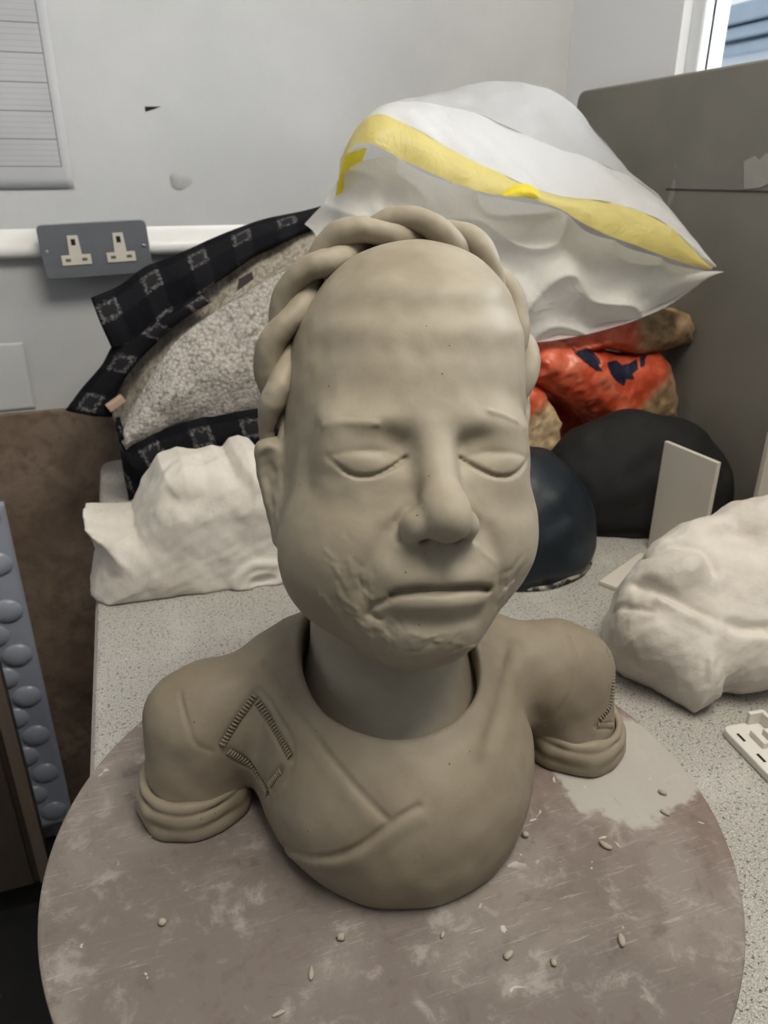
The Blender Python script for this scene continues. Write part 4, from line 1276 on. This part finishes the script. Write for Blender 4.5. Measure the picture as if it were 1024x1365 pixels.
JO = on_y(240, 560, 1.18); JO[2] = BENCH
jack = tag(empty('fleece_jacket', JO), 'black plaid jacket with grey sherpa lining heaped on the bench', 'jacket')
body_px = [(450, 345), (400, 352), (350, 368), (290, 400), (250, 432), (222, 470), (208, 510), (204, 560), (214, 612), (300, 610), (450, 600)]
bw_ = [on_y(*c_, 1.270) - JO for c_ in body_px]
B_poly = [(float(w[0]), max(0.004, float(w[2]))) for w in bw_]
def jbody(p):
    d = inflate(poly_sd(p[:, [0, 2]], B_poly), p[:, 1] - (1.270 - JO[1]), 0.035, 0.012) + 0.002 * noise(p, 0.07, 2, 3.3)
    return smax(d, 0.0006 - p[:, 2], 0.003)
lo_, hi_ = np.min(B_poly, 0), np.max(B_poly, 0)
sdf_obj('bundled_body', jbody, (lo_[0] - .02, 0.02, -0.006), (hi_[0] + .02, 0.17, hi_[1] + .02), 0.004, m_plaid, jack)
top = px_line([(452, 272), (410, 284), (350, 297), (290, 319), (232, 345), (196, 358), (160, 384), (122, 400)], [1.27, 1.27, 1.26, 1.25, 1.24, 1.24, 1.23, 1.22])
mid = px_line([(452, 292), (415, 305), (372, 324), (330, 345), (278, 384), (235, 415), (190, 452), (150, 464)], [1.21, 1.20, 1.20, 1.19, 1.18, 1.18, 1.18, 1.19])
ruled('plaid_shell', top, mid, m_plaid, jack, bulge=0.012, crumple=0.003, seed=0.5, solid=0.010, origin=JO, nu=70)
# folded sleeve edge hanging at the left
sl_a = px_line([(262, 395), (215, 425), (160, 455), (138, 490), (112, 520), (90, 548)], [1.19, 1.19, 1.20, 1.21, 1.21, 1.21])
sl_b = px_line([(280, 400), (240, 425), (200, 462), (172, 495), (155, 525), (148, 556)], [1.17, 1.17, 1.18, 1.18, 1.18, 1.18])
ruled('plaid_facing', sl_a, sl_b, m_plaid, jack, bulge=0.010, crumple=0.002, seed=1.5, solid=0.010, origin=JO, nu=50, nv=12)
tn_a = px_line([(452, 280), (415, 292), (372, 312), (330, 334), (272, 376), (224, 420), (187, 460), (162, 500), (144, 548)], 1.225)
tn_b = px_line([(452, 350), (420, 360), (385, 374), (342, 400), (295, 432), (248, 466), (220, 502), (196, 540), (176, 588)], 1.165)
ruled('lining_fold', tn_a, tn_b, m_tan, jack, bulge=-0.012, crumple=0.002, seed=2.5, solid=0.008, origin=JO, nu=70, nv=16)
sh_a = px_line([(470, 336), (420, 348), (375, 366), (330, 392), (285, 420), (240, 455), (213, 492), (190, 530), (170, 565)], [1.19, 1.19, 1.18, 1.17, 1.16, 1.15, 1.15, 1.145, 1.14])
sh_b = px_line([(470, 560), (420, 556), (380, 553), (345, 552), (310, 556), (270, 562), (230, 572), (195, 586), (164, 600)], [1.13, 1.13, 1.13, 1.13, 1.13, 1.13, 1.13, 1.13, 1.13])
ruled('sherpa_lining', sh_a, sh_b, m_sherpa, jack, bulge=0.030, crumple=0.004, seed=3.5, solid=0.012, origin=JO, nu=110, nv=70)
he_a = px_line([(470, 548), (420, 546), (380, 544), (340, 546), (295, 554), (250, 563), (205, 577), (166, 594), (157, 556)], [1.12, 1.12, 1.12, 1.12, 1.12, 1.12, 1.12, 1.12, 1.13])
he_b = px_line([(470, 612), (420, 608), (380, 604), (340, 602), (300, 606), (258, 616), (222, 634), (190, 658), (172, 664)], [1.12, 1.12, 1.12, 1.12, 1.12, 1.12, 1.125, 1.13, 1.135])
ruled('plaid_hem', he_a, he_b, m_plaid, jack, bulge=0.012, crumple=0.002, seed=4.5, solid=0.010, origin=JO, nu=70, nv=16)
m_tag = mat_new('dark_care_label', (0.05, 0.045, 0.045), 0.7)
V = px_line([(318, 372), (336, 362), (338, 372), (316, 388)], 1.145)
o = link('care_label', mesh_from('care_label', [Vector(v) - Vector(JO) for v in V], [(0, 1, 2, 3)]), m_tag, jack, False)
md = o.modifiers.new('thickness', 'SOLIDIFY'); md.thickness = 0.001
# small wooden offcut showing between jacket and wall
m_wood = mat_new('pale_pink_wood', (0.55, 0.38, 0.28), 0.6)
n = NT(m_wood); n.color(n.mix(n.noise(30, 3, vec=n.mapping((1, 8, 8))), (0.48, 0.33, 0.24), (0.60, 0.43, 0.32)))
w0 = on_y(157, 541, 1.172)
o = box_obj('wooden_offcut', (-0.014, -0.006, 0.0), (0.014, 0.006, 0.011), m_wood, None, 0.001)
o.location = w0; o.rotation_euler = (0.1, -0.5, 0.2)
tag(o, 'small pale pinkish wood offcut tucked in the jacket fold', 'offcut')

# ================================================================== white drawstring bin bag
def film(name, color, trans=0.18, translucent=0.45):
    m = mat_new(name, color, 0.35, 0.5)
    n = NT(m)
    t = m.node_tree
    pb = n.b
    n.bump(n.noise(26, 6, 0.62, dist=0.8), 0.010, 0.5)
    n.color(n.mix(n.noise(12), tuple(0.94 * c for c in color), color))
    tl = n.node('ShaderNodeBsdfTranslucent'); tl.inputs['Color'].default_value = (*color, 1)
    tr = n.node('ShaderNodeBsdfTransparent')
    m1 = n.node('ShaderNodeMixShader'); m1.inputs[0].default_value = translucent
    m2 = n.node('ShaderNodeMixShader'); m2.inputs[0].default_value = trans
    n.L(pb.outputs[0], m1.inputs[1]); n.L(tl.outputs[0], m1.inputs[2])
    n.L(m1.outputs[0], m2.inputs[1]); n.L(tr.outputs[0], m2.inputs[2])
    n.L(m2.outputs[0], t.nodes['Material Output'].inputs['Surface'])
    return m
m_film = film('white_bag_film', (0.85, 0.85, 0.85), 0.06)
m_film2 = film('thin_white_film', (0.78, 0.78, 0.78), 0.35)
m_film3 = film('cream_inner_film', (0.86, 0.85, 0.80), 0.16, 0.35)
m_yel = film('yellow_drawstring', (0.78, 0.66, 0.22), 0.05, 0.35)
m_yel2 = film('bright_yellow_tape', (0.85, 0.70, 0.03), 0.02, 0.3)
GO = on_y(700, 400, 1.0)
GO[2] = float(on_y(700, 455, 0.96)[2])
gbag = tag(empty('drawstring_bin_bag', GO), 'crumpled white plastic bin bag with yellow drawstring on the clay bags', 'bag')
hem = [(450, 252), (461, 208), (488, 190), (540, 214), (600, 241), (650, 258), (695, 262), (745, 278), (800, 309), (850, 328), (900, 347), (947, 360)]
hy = [1.02, 0.98, 0.95, 0.93, 0.92, 0.91, 0.905, 0.90, 0.885, 0.87, 0.855, 0.84]
bnd = [(453, 212), (478, 167), (508, 152), (552, 172), (606, 202), (658, 227), (703, 247), (748, 262), (802, 268), (852, 281), (893, 303), (948, 357)]
by_ = [1.02, 0.985, 0.96, 0.945, 0.935, 0.925, 0.92, 0.915, 0.90, 0.885, 0.865, 0.84]
ridge = [(458, 205), (486, 160), (520, 137), (572, 138), (632, 150), (690, 176), (738, 196), (790, 214), (842, 238), (876, 264), (908, 300), (949, 354)]
ry = [1.03, 1.01, 1.0, 1.0, 0.995, 0.99, 0.985, 0.97, 0.95, 0.93, 0.90, 0.84]
ruled('yellow_hem', px_line(hem, hy), px_line(bnd, by_), m_yel, gbag, nu=90, nv=8, bulge=0.004, crumple=0.0012, cscale=0.06, seed=0.3, origin=GO)
ruled('front_panel', px_line(bnd, by_), px_line(ridge, ry), m_film, gbag, nu=90, nv=30, bulge=0.010, crumple=0.0025, cscale=0.08, seed=1.1, origin=GO)
crest = [(470, 205), (500, 150), (540, 134), (588, 122), (628, 112), (672, 109), (716, 113), (756, 132), (796, 178), (846, 240), (880, 275), (946, 358)]
cy_ = [1.06, 1.06, 1.06, 1.07, 1.08, 1.08, 1.07, 1.06, 1.03, 0.99, 0.95, 0.87]
ruled('billowed_top', px_line(ridge, ry), px_line(crest, cy_), m_film2, gbag, nu=90, nv=26, bulge=0.006, crumple=0.004, cscale=0.09, seed=2.2, origin=GO)
back = [(470, 330), (510, 330), (550, 330), (590, 335), (630, 340), (672, 345), (716, 350), (756, 355), (796, 362), (846, 370), (880, 375), (930, 372)]
ruled('back_panel', px_line(crest, cy_), px_line(back, [1.10] * 8 + [1.06, 1.02, 0.98, 0.90]), m_film2, gbag, nu=90, nv=20, bulge=-0.03, crumple=0.004, cscale=0.1, seed=3.3, origin=GO)
inn_t = [(412, 296), (440, 262), (470, 222), (520, 205), (580, 230), (640, 254), (690, 262), (745, 280), (800, 312), (850, 331), (900, 350), (946, 361)]
iy = [1.05, 1.04, 1.01, 1.0, 0.99, 0.98, 0.97, 0.955, 0.935, 0.91, 0.88, 0.842]
inn_b = [(425, 330), (470, 400), (520, 420), (570, 440), (620, 450), (670, 455), (715, 456), (760, 450), (805, 440), (855, 424), (905, 400), (946, 366)]
iby = [1.03, 0.99, 0.97, 0.95, 0.94, 0.93, 0.925, 0.92, 0.91, 0.89, 0.87, 0.842]
ruled('lower_panel', px_line(inn_t, iy), px_line(inn_b, iby), m_film3, gbag, nu=130, nv=60, bulge=0.030, crumple=0.004, cscale=0.11, seed=4.4, origin=GO, fold=0.020)
ruled('under_panel', px_line(inn_b, iby), px_line(back, [1.10] * 8 + [1.06, 1.02, 0.98, 0.90]), m_film, gbag, nu=90, nv=14, bulge=-0.01, crumple=0.003, cscale=0.1, seed=7.7, origin=GO)
knot = px_line([(668, 259), (680, 250), (697, 245), (714, 250), (719, 261)], 0.905)
knb = px_line([(670, 262), (682, 262), (697, 262), (708, 262), (718, 263)], 0.895)
ruled('drawstring_tab', knb, knot, m_yel2, gbag, nu=20, nv=6, bulge=0.004, crumple=0.0006, cscale=0.03, seed=5.5, origin=GO)
lf_a = px_line([(447, 262), (452, 235), (462, 205)], 1.03); lf_b = px_line([(468, 250), (480, 222), (490, 196)], 1.035)
ruled('drawstring_tab', lf_a, lf_b, m_yel2, gbag, nu=16, nv=6, bulge=0.003, crumple=0.0005, cscale=0.03, seed=6.5, origin=GO)
